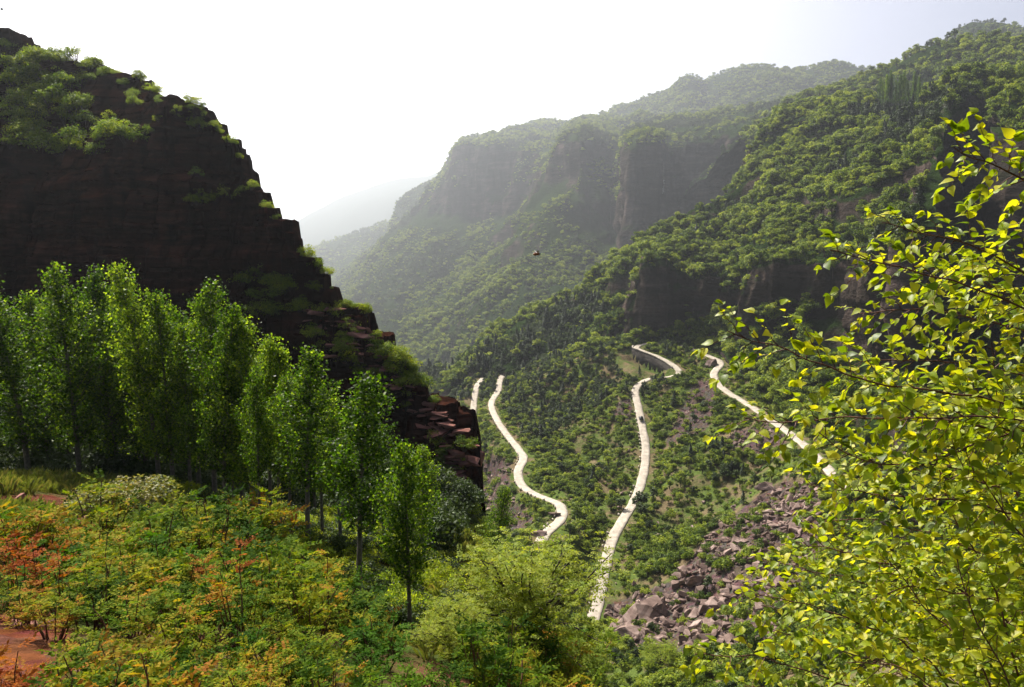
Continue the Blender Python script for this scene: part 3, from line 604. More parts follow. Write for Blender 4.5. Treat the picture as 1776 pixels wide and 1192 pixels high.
# ------------------------------------------------------------------ valley: shrubs, conifers, stones
n = 60000
vx = rng.uniform(-150, 250, n); vy = rng.uniform(110, 560, n); vz = zv(vx, vy); VP = np.c_[vx, vy, vz]
vpx, vpy = project(VP); rd = road_near(vx, vy)[0]
scm = np.zeros(n, bool)
for p in SCREE: scm |= inside(vpx, vpy, p)
vn = fbm(VP/22, 3, 301); vn2 = fbm(VP/8, 3, 305)
WOODP = [(700, 640), (800, 620), (880, 640), (1060, 590), (1090, 640), (1060, 690), (990, 740), (930, 775), (890, 740), (870, 690), (760, 700)]
darkw = inside(vpx, vpy, WOODP) | inside(vpx, vpy, [(1130, 585), (1200, 590), (1200, 625), (1150, 620)]) | inside(vpx, vpy, [(1230, 775), (1290, 780), (1290, 830), (1240, 840)]) | inside(vpx, vpy, [(1080, 690), (1100, 660), (1160, 660), (1150, 690)])
keep = in_frame(VP) & ~inside(vpx, vpy, WALLV) & (rd > 2.9) & ~(scm & (rng.uniform(0, 1, n) > .22)) & (rng.uniform(0, 1, n) < np.clip(.75+vn2*1.1, .15, 1))
VP, vn, darkw, scm, rd = VP[keep], vn[keep], darkw[keep], scm[keep], rd[keep]; m = len(VP)
con = (darkw & (rng.uniform(0, 1, m) < .55)) | ((rng.uniform(0, 1, m) < .03) & (rd > 7)); tre = ~con & ((rng.uniform(0, 1, m) < .10) | (darkw & (rng.uniform(0, 1, m) < .7))) & (rd > 6)
ix = np.where(con, np.where(rng.uniform(0, 1, m) < .12, 12, 10+rng.integers(0, 2, m)), np.where(tre, 5+rng.integers(0, 5, m), rng.integers(0, 5, m)))
s = np.where(con, rng.uniform(.9, 2.2, m), np.where(tre, rng.uniform(1.0, 2.2, m), rng.uniform(.6, 2.3, m)*np.clip(1+vn, .6, 1.5)))
s = np.where(~con & ~tre & (rd < 5.5), np.minimum(s, .85), s)
vpx, vpy = project(VP); big = s/VP[:, 1]
VIS = [(835, 720), (870, 660), (1090, 610), (1250, 610), (1420, 790), (1370, 840), (1250, 900), (1180, 1000), (1060, 1040), (1010, 1100), (960, 960), (880, 850), (850, 780)]
vis = inside(vpx, vpy, VIS)
single = np.zeros(m, bool)
for cond, cnt in ((vis & ~con & ~tre, 300), (vis & tre, 120), (vis & con, 120)):
    k = np.where(cond)[0]; k = k[np.argsort(-big[k])][:cnt]; single[k] = True
put('valley_shrubbery', VP[~single], ix[~single], s[~single], 'low green shrubs covering the valley slopes', 'shrubbery')
mr = road_lines['middle_road']; mpx, mpy = project(mr); mq = mpy > 664; mo = np.argsort(mpy[mq]); sr = road_lines['stream_road']; sx_, sy_ = project(sr); so = np.argsort(sy_)
def where(px, py):
    if px < np.interp(py, sy_[so], sx_[so]): return 'left of the stream road'
    if py < 664: return 'around the hairpin of the middle road'
    if px < np.interp(py, mpy[mq][mo], mpx[mq][mo]): return 'between the stream road and the middle road'
    if py > 830: return 'between the middle road and the main scree'
    return 'between the middle road and its upper bend'
for k in np.where(single)[0]:
    z = zrot(1)[0]; sc = s[k]*rng.uniform(.85, 1.2, 3); nm = 'shrub' if ix[k] < 5 else ('tree' if ix[k] < 10 else ('conifer' if ix[k] == 12 else 'dark'))
    o = obj({'shrub': 'valley_shrub', 'tree': 'valley_tree', 'conifer': 'valley_conifer', 'dark': 'dark_tree'}[nm], ALLP[ix[k]], None, VP[k]-np.array([0, 0, s[k]*.12]), z, sc)
    wh = where(vpx[k], vpy[k]); lb = {'shrub': 'low green shrub', 'tree': 'small round green tree', 'conifer': 'small dark conifer', 'dark': 'dark bushy tree'}[nm]
    tag(o, lb+' on the slope '+wh, 'tree' if nm == 'dark' else nm, {'shrub': 'shrubs ', 'tree': 'round trees ', 'conifer': 'conifers ', 'dark': 'dark trees '}[nm]+wh)
SP_ = []; SS = []; SK = []
for q, (p, cnt, lo, hi) in enumerate(zip(SCREE, (2600, 500, 260, 260, 60), (.35, .3, .35, .4, .4), (3.4, 1.5, 2.4, 2.6, 1.6))):
    pp = np.array(p); c = at(pp[:, 0], pp[:, 1], 230); got = 0
    X = rng.uniform(-60, 130, 60000); Y = rng.uniform(120, 420, 60000); Z = zv0(X, Y); a, b = project(np.c_[X, Y, Z]); k = inside(a, b, p); X, Y = X[k][:cnt], Y[k][:cnt]
    d_ = road_near(X, Y)[0]; k = d_ > 3.4; X, Y = X[k], Y[k]
    SP_.append(np.c_[X, Y, zv(X, Y)]); SS.append(lo+(hi-lo)*rng.uniform(0, 1, len(X))**4); SK += [q]*len(X)
X = rng.uniform(-60, 120, 900); Y = rng.uniform(150, 420, 900); k = (road_near(X, Y)[0] > 3.6); X, Y = X[k], Y[k]
SP_.append(np.c_[X, Y, zv(X, Y)]); SS.append(.4+1.6*rng.uniform(0, 1, len(X))**3); SK += [9]*len(X)
SP_ = np.vstack(SP_); SS = np.concatenate(SS); SK = np.array(SK); six = rng.integers(0, 8, len(SS)); SS = SS*1.25
srot = np.c_[rng.normal(size=len(SS))*.45, rng.normal(size=len(SS))*.45, rng.uniform(0, 6.28, len(SS))]
spx, spy = project(SP_); bigs = SS/SP_[:, 1]; lim = (spx < 1400-(spy-830)*.35) & (spx > 1060) & (SK == 0)
top = np.where(lim)[0]; top = top[np.argsort(-bigs[top])][:280]; ss = np.zeros(len(SS), bool); ss[top] = True
for k in top:
    tag(obj('scree_stone', STONE[six[k]], None, SP_[k]+np.array([0, 0, SS[k]*.12]), srot[k], SS[k]*np.array([1, 1, 1])), *(('angular pinkish stone high in the main scree', 'stone', 'stones high in the main scree') if spy[k] < 960 else ('angular pinkish stone low in the main scree by the big boulders', 'stone', 'stones low in the main scree')))
scatter('scree_rubble', SP_[~ss]+np.c_[0*SS[~ss], 0*SS[~ss], SS[~ss]*.1], srot[~ss], np.repeat(SS[~ss, None], 3, 1), six[~ss], STONE, 'pinkish broken rubble strewn over the valley slopes', 'rubble')
def make_boulder(name, mat, seed):
    r_ = random.Random(seed); bm = bmesh.new()
    for _ in range(16):
        p = [r_.uniform(-1, 1) for _ in range(3)]; m_ = max(abs(c) for c in p); p = [c/m_*r_.uniform(.7, 1) for c in p]; bm.verts.new((p[0]*.5, p[1]*.38, p[2]*.5))
    bmesh.ops.convex_hull(bm, input=bm.verts)
    for v in [v for v in bm.verts if not v.link_faces]: bm.verts.remove(v)
    bmesh.ops.subdivide_edges(bm, edges=bm.edges[:], cuts=3, use_grid_fill=True)
    P_ = np.array([v.co[:] for v in bm.verts]); d_ = fbm(P_*5, 4, seed)*.05+np.round(fbm(P_*np.array([3, 3, 7]), 2, seed+3)*3)/3*.04
    for v, q in zip(bm.verts, d_): v.co += v.co.normalized()*float(q)
    me = bpy.data.meshes.new(name); bm.to_mesh(me); bm.free(); me.materials.append(M[mat]); return me
BLD = [make_boulder('boulder_%d' % i, 'scree', 300+i) for i in range(8)]
# big boulders: px, py of the centre, depth, size x y z, tilt, turn, label
BOULD = [
 (1098, 1040, 196, (1.6, 4.0, 7.5), (.15, .45, .3), 3, 'leaning thin dark slab, left of the upright boulder cluster'),
 (1122, 1045, 195, (5.5, 4.5, 7.0), (-.35, .2, .2), 5, 'big grey-pink upright boulder in the cluster beside the road end'),
 (1148, 1045, 196, (4.5, 4, 4.5), (.3, -.3, 1.0), 1, 'dark squat boulder on the right of the upright cluster'),
 (1092, 1080, 186, (6.2, 5, 3.2), (-.12, .05, .1), 2, 'flat-topped slab below the upright boulder cluster with dark underside'),
 (1124, 1090, 184, (2.8, 2.6, 2.4), (.2, .2, .5), 4, 'small pink block right below the flat-topped slab'),
 (1210, 1055, 178, (4.2, 3.0, 2.6), (-.5, .3, 1.2), 6, 'triangular pink boulder in the scree right of the cluster'),
 (1140, 1118, 176, (4.6, 2.5, 1.6), (-.3, .35, .5), 7, 'long pale slanting slab low in the scree'),
 (1208, 985, 206, (5.0, 3.5, 2.4), (-.3, .1, .3), 0, 'pair-topped grey slab at the scree edge above the cluster'),
 (1060, 1125, 178, (3.0, 2.4, 2.0), (-.2, .2, 2.2), 1, 'brown boulder half hidden beside the round tree'),
 (1043, 1046, 204, (1.8, 1.6, 1.6), (.1, .1, .3), 5, 'pale round stone at the lower road end'),
 (1058, 1058, 200, (3.2, 2.2, 1.8), (.2, -.2, .8), 6, 'tan boulder between the road end and the slab cluster'),
 (1234, 632, 402, (7.5, 4, 3.6), (-.3, -.1, .7), 3, 'big smooth pale boulder inside the upper road bend'),
 (935, 918, 240, (4.2, 3, 2.0), (.1, .1, .2), 2, 'broad flat grey boulder beside the lower stream road'),
 (912, 915, 246, (3.2, 2.6, 1.8), (.1, -.1, 1.2), 4, 'round pink boulder left of the stream road end'),
 (962, 878, 262, (3.4, 2.4, 2.2), (.2, .1, .4), 0, 'dark boulder against the inner bend of the stream road'),
 (955, 935, 232, (3.4, 2.6, 2.4), (-.2, .2, .9), 7, 'dark red boulder below the stream road end'),
 (978, 950, 226, (3.2, 2.0, 1.6), (-.3, .2, 1.7), 1, 'tan slab on the bank below the stream road'),
 (990, 990, 218, (3.0, 2.4, 1.8), (.2, .2, 2.5), 5, 'brown boulder above the round tree crown'),
 (1148, 905, 252, (4.6, 1.4, 1.2), (-.2, .3, .35), 3, 'long narrow pale slab lying in the shrubs right of the middle road'),
 (1206, 900, 250, (2.6, 2.2, 2.0), (.2, .1, .5), 6, 'small cubic pink stone at the upper scree edge'),
 (1330, 850, 256, (5.5, 4.0, 3.2), (-.2, .2, .2), 2, 'largest pink boulder at the top of the main scree')]
for (px, py, d, dim, rot, k, lab) in BOULD:
    c = at(px, py, d); g = float(zv(c[0], c[1])); c[2] = g+dim[2]*.28
    o = obj('boulder', BLD[k], None, c, rot, (dim[0]*1.35, dim[1]*1.7, dim[2]*1.3)); tag(o, lab, 'boulder')
DARKT = ALLP[10:12]
for (px, py, d, s_) in [(1112, 892, 268, 2.5), (1078, 878, 276, 2.0), (1104, 876, 277, 2.2), (1112, 872, 278, 2.7)]:
    p = at(px, py, d); p[2] = float(zv(p[0], p[1])); tag(obj('roadside_tree', DARKT[px % 2], None, p, (0, 0, px), (s_*1.2, s_*1.2, s_)), 'small dark tree shading the kink of the middle road', 'tree', 'trees at the kink of the middle road')
for (px, py, d, s_) in [(1020, 1086, 200, 2.6), (1036, 1088, 199, 2.0), (1004, 1090, 201, 2.8), (1026, 1076, 203, 1.6)]:
    p = at(px, py, d); p[2] = float(zv(p[0], p[1])); tag(obj('valley_tree', ALLP[5+px % 5], None, p, (0, 0, px), (s_, s_, s_*.8)), 'leafy tree hiding the lower end of the middle road', 'tree', 'trees at the lower end of the middle road')
# guard stones along the outer edge of the roads
gs = MB(); gs.box((0, 0, .25), (.95, .42, .75), 0, .88); GS = gs.mesh('guard_stone', M['concrete'])
for k, L_ in road_lines.items():
    Nn = ribbon(L_, 1); side = {'middle_road': 1, 'stream_road': -1, 'valley_road': -1}[k]; cnt = 0
    for i in range(3, len(L_)-3, 2):
        p = np.r_[L_[i, :2]+Nn[i]*side*(ROAD_W/2+.45), L_[i, 2]]; a, b = project(p)
        if L_[i, 1] > 420 or (k == 'middle_road' and L_[i, 1] > 395) or rng.uniform() < .35 or L_[i, 0] > 75: continue
        tag(obj('guard_stone', GS, None, p, (0, 0, math.atan2(*(-(Nn[i]))[[0, 1]])+rng.normal()*.08), (rng.uniform(.8, 1.3), 1, rng.uniform(.7, 1.2))),
            {'middle_road': 'small pale guard stone on the outer edge of the middle road', 'stream_road': 'small pale guard stone on the outer edge of the stream road', 'valley_road': 'small pale guard stone on the short far road stretch'}[k], 'guard stone', {'middle_road': 'guard stones of the middle road', 'stream_road': 'guard stones of the stream road', 'valley_road': 'guard stones of the far road stretch'}[k])
# retaining wall under the hairpin
lp, lpy = project(Lm); WP = HP_P; cN = HP_N; sg = 1; hgt = HP_H+1.0
wall = empty('retaining_wall', WP[len(WP)//2]); base = np.array(wall.location); wb = MB(); cb_ = MB()
Wl = WP[:, :2]+sg*cN*(ROAD_W/2+.75)
V = np.stack([np.c_[Wl, WP[:, 2]-hgt]+np.c_[sg*cN*1.2, 0*WP[:, 2]], np.c_[Wl, WP[:, 2]+.05], np.c_[Wl-sg*cN*.6, WP[:, 2]+.05], np.c_[Wl-sg*cN*.5, WP[:, 2]-hgt]], 1)-base
h_, w_ = V.shape[:2]; i_ = np.arange(h_-1)[:, None]*w_; j_ = np.arange(w_)[None]; wb.add(V.reshape(-1, 3), np.stack([i_+j_, i_+(j_+1) % w_, i_+w_+(j_+1) % w_, i_+w_+j_], -1).reshape(-1, 4))
obj('wall_face', wb.mesh('wall_face', M['wallrock']), wall)
V = np.stack([np.c_[Wl+sg*cN*.12, WP[:, 2]+.06], np.c_[Wl+sg*cN*.12, WP[:, 2]+.7], np.c_[Wl-sg*cN*.45, WP[:, 2]+.7], np.c_[Wl-sg*cN*.45, WP[:, 2]+.06]], 1)-base
cb_.add(V.reshape(-1, 3), np.stack([i_+j_, i_+(j_+1) % w_, i_+w_+(j_+1) % w_, i_+w_+j_], -1).reshape(-1, 4))
obj('parapet', cb_.mesh('parapet', M['concrete']), wall); tag(wall, 'dark stone retaining wall with pale parapet under the hairpin', 'wall')
# ------------------------------------------------------------------ rock slabs and bushes of the left cliff
SLAB = [make_stone('rock_slab_%d' % i, 'slab', 90+i, (.35, .25, .45, .3)[i % 4], 14) for i in range(6)]
SLAB_SHADED = [make_stone('shaded_slab_%d' % i, 'cliff', 120+i, (.35, .25, .45, .3)[i % 4], 14) for i in range(6)]  # shade put into the colour: slabs outside the sunlit outcrop take the darker rock
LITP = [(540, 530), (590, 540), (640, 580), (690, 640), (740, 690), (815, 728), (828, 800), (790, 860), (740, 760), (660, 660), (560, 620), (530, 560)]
px = rng.uniform(-20, 835, 4000); py = rng.uniform(80, 880, 4000); a = np.interp(px, [p[0] for p in SIL], [p[1] for p in SIL])
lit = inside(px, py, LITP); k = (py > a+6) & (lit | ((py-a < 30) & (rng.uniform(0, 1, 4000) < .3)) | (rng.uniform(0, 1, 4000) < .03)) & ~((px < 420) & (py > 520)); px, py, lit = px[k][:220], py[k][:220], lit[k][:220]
HP = cliff_hit(px, py)
for i in range(len(px)):
    w = (.7+2.4*rng.uniform()**1.6) if lit[i] else rng.uniform(.9, 2.4)
    obj('rock_slab', (SLAB if lit[i] else SLAB_SHADED)[rng.integers(0, 6)], cliff, HP[i]+np.array([0, .35, 0]), (rng.normal()*.1-.05, rng.normal()*.12+.06, rng.normal()*.6), (w, w*rng.uniform(.7, 1.2), w*rng.uniform(.4, 1.15)))
for (bpx, bpy_, d, sz, rt, kk, lab) in [(773, 735, 84.5, (2.6, 2.2, 3.4), (0, .1, .3), 0, 'pale flat-topped block on the cliff toe'), (797, 733, 85, (2.5, 2.4, 3.6), (0, .05, .1), 2, 'dark flat-topped block at the very end of the cliff toe'), (806, 722, 86, (1.9, 1.6, 3.2), (.3, .4, .8), 1, 'red pointed boulder perched on the end of the cliff toe'), (812, 815, 86, (3.6, 4, 18), (0, .12, .2), 3, 'tall dark overhanging rock pillar below the cliff toe')]:
    p = at(bpx, bpy_, d); tag(obj('boulder', SLAB[kk], None, p, rt, sz), lab, 'boulder')
CSHR = [make_shrub('ledge_shrub_%d' % i, 1700, .105, 'cliffleaf', 17+2*i, 1.7) for i in range(4)]
BUSHP = [([(0, 80), (60, 100), (150, 180), (230, 250), (220, 290), (120, 290), (0, 260)], 60, 1.0, 2.4), ([(60, 90), (150, 100), (240, 150), (230, 190), (130, 160)], 12, .8, 1.5), ([(310, 170), (350, 190), (390, 250), (370, 250), (300, 200)], 8, .6, 1.1),
         ([(320, 300), (440, 320), (440, 350), (330, 360)], 9, .7, 1.3), ([(430, 460), (540, 470), (590, 560), (560, 620), (470, 560)], 18, .8, 1.4), ([(600, 560), (690, 620), (740, 690), (700, 720), (560, 600)], 30, .6, 1.5), ([(740, 760), (820, 760), (825, 800), (760, 830)], 7, .7, 1.3), ([(230, 150), (330, 180), (330, 240), (240, 260)], 6, .5, 1.0), ([(380, 470), (470, 470), (480, 600), (390, 520)], 9, .9, 1.6)]
bxy, bsc, bwh = [], [], []
CW = ['on the upper ledges at the left edge', 'below the highest crest of the cliff', 'near the middle crest step', 'on the long ledge halfway down', 'above the slab outcrop', 'among the red slabs', 'on the toe beneath the end blocks', 'beside the long crack', 'behind the poplar tops']
for wh, (poly, cnt, lo, hi) in zip(CW, BUSHP):
    pp = np.array(poly); c_ = np.c_[rng.uniform(pp[:, 0].min(), pp[:, 0].max(), cnt*12), rng.uniform(pp[:, 1].min(), pp[:, 1].max(), cnt*12)]; c_ = c_[inside(c_[:, 0], c_[:, 1], poly)][:cnt]; bxy.append(c_); bwh += [wh]*len(c_); bsc.append(rng.uniform(lo, hi, len(c_)))
bxy = np.vstack(bxy); bsc = np.concatenate(bsc); bh = cliff_hit(bxy[:, 0], bxy[:, 1])
for p, s_, wh in zip(bh, bsc, bwh):
    tag(obj('ledge_shrub', CSHR[rng.integers(0, 4)], None, p+np.array([0, .25*s_, -.25*s_]), (.25+rng.normal()*.1, rng.normal()*.12, rng.uniform(0, 6.28)), (s_*1.15, s_, s_*.95)), 'green cliff shrub rooted '+wh, 'shrub', 'cliff shrubs '+wh)
for i in range(44):      # along the crest
    x = rng.uniform(0, 760); y = np.interp(x, [p[0] for p in SIL], [p[1] for p in SIL]); xx = np.interp(x, [q[0] for q in SIL], S_[:, 0]); p = np.array([xx, np.interp(xx, S_[:, 0], S_[:, 1])+.8, np.interp(xx, cw, Hc)]); s_ = rng.uniform(.35, 1.35)
    tag(obj('crest_shrub', CSHR[rng.integers(0, 4)], None, p-np.array([0, 0, .45*s_]), zrot(1)[0], (s_, s_, s_*rng.uniform(.8, 1.2))), *(('small wispy shrub on the high upper crest of the cliff', 'shrub', 'shrubs on the upper crest') if x < 350 else ('small wispy shrub on the falling lower crest of the cliff', 'shrub', 'shrubs on the lower crest')))
# ------------------------------------------------------------------ poplars
def make_poplar(i, z0=1.5):
    """unit height 10, crown from 25 per cent up"""
    b = MB(); H = 10.0; bend = rng.normal(size=2)*.28
    tr = lambda z: np.array([bend[0]*(z/H)**2*3, bend[1]*(z/H)**2*3, z])
    b.tube([tr(z) for z in (-.6, .5, 2, 4, 6, 8, 9.3, 10)], [.13, .11, .095, .075, .055, .035, .02, .008], 7)
    tips = []
    for z in np.linspace(z0, 9.6, int(88*(9.6-z0)/8.1)):
        z = z+rng.normal()*.05; u = max(0., (z-z0-.2)/(9.7-z0)); ln = (1.75-1.45*u**1.5)*rng.uniform(.5, 1.2)*(1-.4*max(0, .18-u)/.18); a_ = rng.uniform(0, 6.28); up = rng.uniform(.7, 1.3)
        p0 = tr(z*.985); p1 = p0+np.array([math.cos(a_)*ln*.8, math.sin(a_)*ln*.8, ln*up]); p1[2] = min(p1[2], 10.15)
        pl = tube_line(p0, p1, 5, -.08*ln, .03); b.tube(pl, np.linspace(.022, .006, 5), 4); tips.append((pl, ln))
    C, A = [], []
    for pl, ln in tips:
        m = int(74*ln)+24; t = rng.uniform(.12, 1.05, m)**.85*4; q = np.clip(t.astype(int), 0, 3); f = (t-q)[:, None]
        C.append(pl[q]*(1-f)+pl[q+1]*f+rng.normal(size=(m, 3))*np.array([.16, .16, .14]))
    C = np.vstack(C); k = len(C); Nn = rng.normal(size=(k, 3))*np.array([1, 1, .75])+np.array([0, 0, .25])
    V, Q = leaves(C, Nn, .118*rng.uniform(.6, 1.3, k), .85, None, .08)
    ax = np.array([tr(z)[:2] for z in C[:, 2]]); tint = np.clip(.40+rng.normal(size=k)*.27+.12*(C[:, 2]/10-.5), 0, 1)
    return b.mesh('poplar_trunk_%d' % i, M['greybark']), mesh_np('poplar_crown_%d' % i, V, Q, M['poplar'], None, {'tint': ('FACE', tint)})
POP = [make_poplar(i, 1.5 if i < 4 else 3.3) for i in range(7)]
PL = [(70, 812, 48, 500), (120, 812, 49, 540), (205, 815, 44, 520), (255, 820, 44, 540), (300, 832, 40, 500), (330, 838, 39, 560), (390, 862, 35, 520), (420, 868, 36, 600), (485, 915, 31, 600), (-30, 800, 55, 480), (25, 800, 53, 520), (105, 795, 55, 500), (160, 795, 53, 520), (215, 795, 55, 510), (300, 800, 54, 520), (340, 800, 52, 560), (395, 815, 50, 580), (440, 825, 48, 600), (495, 840, 45, 640), (545, 860, 42, 660), (610, 880, 40, 690), (-20, 830, 46, 500), (50, 832, 42, 468), (82, 815, 47, 560), (138, 826, 42, 452), (188, 806, 46, 458), (240, 806, 48, 488), (276, 832, 41, 450), (318, 810, 46, 535), (345, 835, 41, 512), (372, 842, 38, 482),
      (405, 850, 37, 545), (438, 880, 34, 548), (470, 905, 32, 575), (452, 925, 29.5, 640), (505, 930, 29, 640), (535, 975, 26, 606), (560, 950, 31, 660), (592, 975, 29, 690), (625, 1072, 20.8, 640), (668, 1000, 30, 700), (712, 1140, 18.2, 755), (735, 1000, 31, 772), (862, 962, 46, 838)]
ORD = ['first', 'second', 'third', 'fourth', 'fifth', 'sixth', 'seventh', 'eighth', 'ninth', 'tenth', 'eleventh', 'twelfth', 'thirteenth', 'fourteenth', 'fifteenth', 'sixteenth', 'seventeenth', 'eighteenth', 'nineteenth', 'twentieth', 'twenty-first', 'twenty-second', 'twenty-third']+['twenty-'+q for q in ('fourth', 'fifth', 'sixth', 'seventh', 'eighth', 'ninth')]+['thirtieth']+['thirty-'+q for q in ('first', 'second', 'third', 'fourth', 'fifth', 'sixth', 'seventh', 'eighth', 'ninth')]+['fortieth']+['forty-'+q for q in ('first', 'second', 'third', 'fourth', 'fifth', 'sixth', 'seventh', 'eighth', 'ninth')]
for i, (px, py, d, tp) in enumerate(sorted(PL)):
    p = at(px, py, d); g = float(zf(p[0], p[1])); z1 = at(px, tp, d)[2]; h = z1-g
    o = empty('poplar_tree', (p[0], p[1], g), rng.uniform(0, 6.28)); w = h/10*rng.uniform(.85, 1.25)
    if h < 6: w *= 1.2
    o.scale = (w, w, h/10)
    tag(o, 'lone small poplar on the slope below the cliff end' if px > 800 else 'slender green poplar, %s trunk from the left in the grove' % ORD[i], 'tree', 'poplars below the cliff')
    vi = 4+i % 3 if d < 33 else i % 4; obj('trunk', POP[vi][0], o); obj('crown', POP[vi][1], o)
# ------------------------------------------------------------------ foreground bushes with pinnate leaves
def pinnate(b, base, dirv, L, nl, lw):
    """leaf stalk with paired leaflets: returns centres, normals, axes, sizes"""
    d = dirv/np.linalg.norm(dirv); side = np.cross(d, (0, 0, 1.0)); side /= np.linalg.norm(side)+1e-6; up = np.cross(side, d)
    t = np.linspace(.25, 1, nl); C, N_, A, S = [], [], [], []
    for q in t:
        c = base+d*L*q-np.array([0, 0, .16*L*q*q])
        for s_ in ((-1, 1) if q < .999 else (0,)):
            ax = side*s_*.9+d*(.45 if s_ else 1); C.append(c+ax*lw*.5); N_.append(up+side*s_*.25+rng.normal(size=3)*.28); A.append(ax); S.append(lw*(1.1-.35*abs(q-.5))*rng.uniform(.8, 1.15))
    return C, N_, A, S
def make_bush(name, mat, nst, nleaf, L, nl, lw, h, spread, tall=False, tmean=.5):
    b = MB(); C, N_, A, S, T = [], [], [], [], []
    for s_ in range(nst):
        a_ = rng.uniform(0, 6.28); r_ = spread*math.sqrt(rng.uniform(.02, 1)); top = np.array([math.cos(a_)*r_, math.sin(a_)*r_, h*rng.uniform(.6, 1.05)*(1-.3*(r_/spread)**2)])
        pl = tube_line((math.cos(a_)*r_*.25, math.sin(a_)*r_*.25, -.15), top, 5, .05, .02); b.tube(pl, np.linspace(.016, .005, 5), 4); tm = tmean+rng.normal()*.13
        for k in range(nleaf):
            f = 1-rng.uniform(0, .5 if tall else .75)**1.5; q = f*3.999; j = int(q); p = pl[j]*(1-(q-j))+pl[j+1]*(q-j)
            aa = rng.uniform(0, 6.28); dv = np.array([math.cos(aa), math.sin(aa), rng.uniform(.05, .9)])
            c, n_, a2, s2 = pinnate(b, p, dv, L*rng.uniform(.7, 1.2), nl, lw); C += c; N_ += n_; A += a2; S += s2; T += [tm+rng.normal()*.1]*len(c)
    k = len(C); V, Q = leaves(np.array(C), np.array(N_), np.array(S), .5, np.array(A), .05)
    return b.mesh(name+'_stems', M['twig']), mesh_np(name+'_foliage', V, Q, M[mat], None, {'tint': ('FACE', np.clip(np.array(T)+rng.normal(size=k)*.08, 0, 1))})
BY = [make_bush('yellow_bush_%d' % i, 'sumac', 11, 11, .25, 6, .064, .95, .5, tmean=.25) for i in range(5)]
BR = [make_bush('red_bush_%d' % i, 'sumacred', 9, 9, .25, 6, .062, .85, .42, tmean=.45) for i in range(3)]
BG = [make_bush('green_bush_%d' % i, 'green', 10, 10, .22, 6, .06, .75, .5, tmean=.5) for i in range(3)]
SAP = [make_bush('red_sapling_%d' % i, 'sumacred', 3, 9, .28, 5, .085, 1.9, .3, True, .7) for i in range(2)]
def place(name, pair, p, rz, sc, label, cat, group=None):
    o = empty(name, p, rz); o.scale = sc; tag(o, label, cat, group); obj('stems', pair[0], o); obj('foliage', pair[1], o); return o
FIELD = [(-40, 960), (120, 960), (230, 905), (420, 905), (520, 950), (640, 1100), (760, 1160), (1000, 1150), (1010, 1260), (-40, 1260)]
cand = np.c_[rng.uniform(-14, 5, 9000), rng.uniform(5.5, 34, 9000)]; cz_ = zf(cand[:, 0], cand[:, 1]); cp = np.c_[cand, cz_]; a, b_ = project(cp+np.array([0, 0, .4]))
ok = inside(a, b_, FIELD) & ~inside(a, b_, [(-60, 1035), (70, 1045), (110, 1100), (115, 1192), (-60, 1192)])
cp = cp[ok]; used = []
for p in cp:
    s_ = .62
    if all((p[0]-q[0])**2+(p[1]-q[1])**2 > (s_*(.95+.024*p[1]))**2 for q in used): used.append(p)
    if len(used) >= 290: break
for p in used:
    x, y = project(p); u = fbm(np.array([[p[0]/2.2, p[1]/2.2, 0]]), 2, 401)[0]+(.42-x/900)*.9
    sc = min(.7+1.5*rng.uniform()**2.2, .85+max(0, p[1]-9)*.14); S3 = (sc*1.1, sc*1.1, sc*rng.uniform(.8, 1.25))
    wh = 'near the red soil' if x < 260 and y > 980 else ('along the bottom edge' if y > 1110 else ('beside the poplar trunks' if x > 420 and y < 1040 else ('behind the saplings' if x < 300 else 'in the middle of the thicket')))
    if u > .52 and rng.uniform() < .75: place('red_bush', BR[rng.integers(0, 3)], p, rng.uniform(0, 6.28), S3, 'low orange-red leaved bush of the thicket '+wh, 'bush', 'orange-red bushes '+wh)
    elif rng.uniform() < .22: place('green_bush', BG[rng.integers(0, 3)], p, rng.uniform(0, 6.28), S3, 'low fresh green bush of the thicket '+wh, 'bush', 'green bushes '+wh)
    else: place('yellow_bush', BY[rng.integers(0, 5)], p, rng.uniform(0, 6.28), S3, 'low yellow-green leaved bush of the thicket '+wh, 'bush', 'yellow-green bushes '+wh)
for (px, py, d, s_, lab) in [(50, 1035, 12.5, 1.05, 'tall red-leaved sapling nearest the frame edge above the red soil'), (78, 1060, 12, .8, 'short red-leaved sapling between the two tall ones'), (108, 1060, 12, .95, 'bare-stemmed red sapling right of the small stones'), (255, 985, 18, .95, 'orange sapling in front of the dark round bush'), (18, 1010, 14, .8, 'orange sapling before the dense green plants')]:
    p = at(px, py, d); p[2] = float(zf(p[0], p[1])); place('red_sapling', SAP[int(s_*20) % 2], p, px, (s_,)*3, lab, 'sapling')
YS = [make_bush('tall_sapling_%d' % i, 'sumac', 4, 12, .27, 6, .066, 1.7, .4, True, .35+.2*i) for i in range(2)]
for q, (px, py, d) in enumerate([(180, 1130, 11), (380, 1120, 12.5), (470, 1060, 17), (340, 1000, 19), (560, 1150, 13), (420, 1175, 10.5), (250, 1060, 13.5), (150, 1020, 15)]):
    p = at(px, py, d); p[2] = float(zf(p[0], p[1])); s_ = rng.uniform(.8, 1.15); place('tall_sapling', YS[q % 2], p, q, (s_,)*3, 'slender '+('yellow-green', 'rusty')[q % 2]+' sapling standing above the thicket, %s from the left' % ORD[sorted([180, 380, 470, 340, 560, 420, 250, 150]).index(px)], 'sapling', 'saplings above the thicket')
gp = make_bush('leafy_young_tree', 'green', 12, 13, .24, 5, .1, 1.6, .62, True, .7); p = at(290, 1075, 13); p[2] = float(zf(p[0], p[1]))
place('young_tree', gp, p, 0, (1, 1, 1), 'upright bright green young tree amid the yellow thicket', 'young tree')
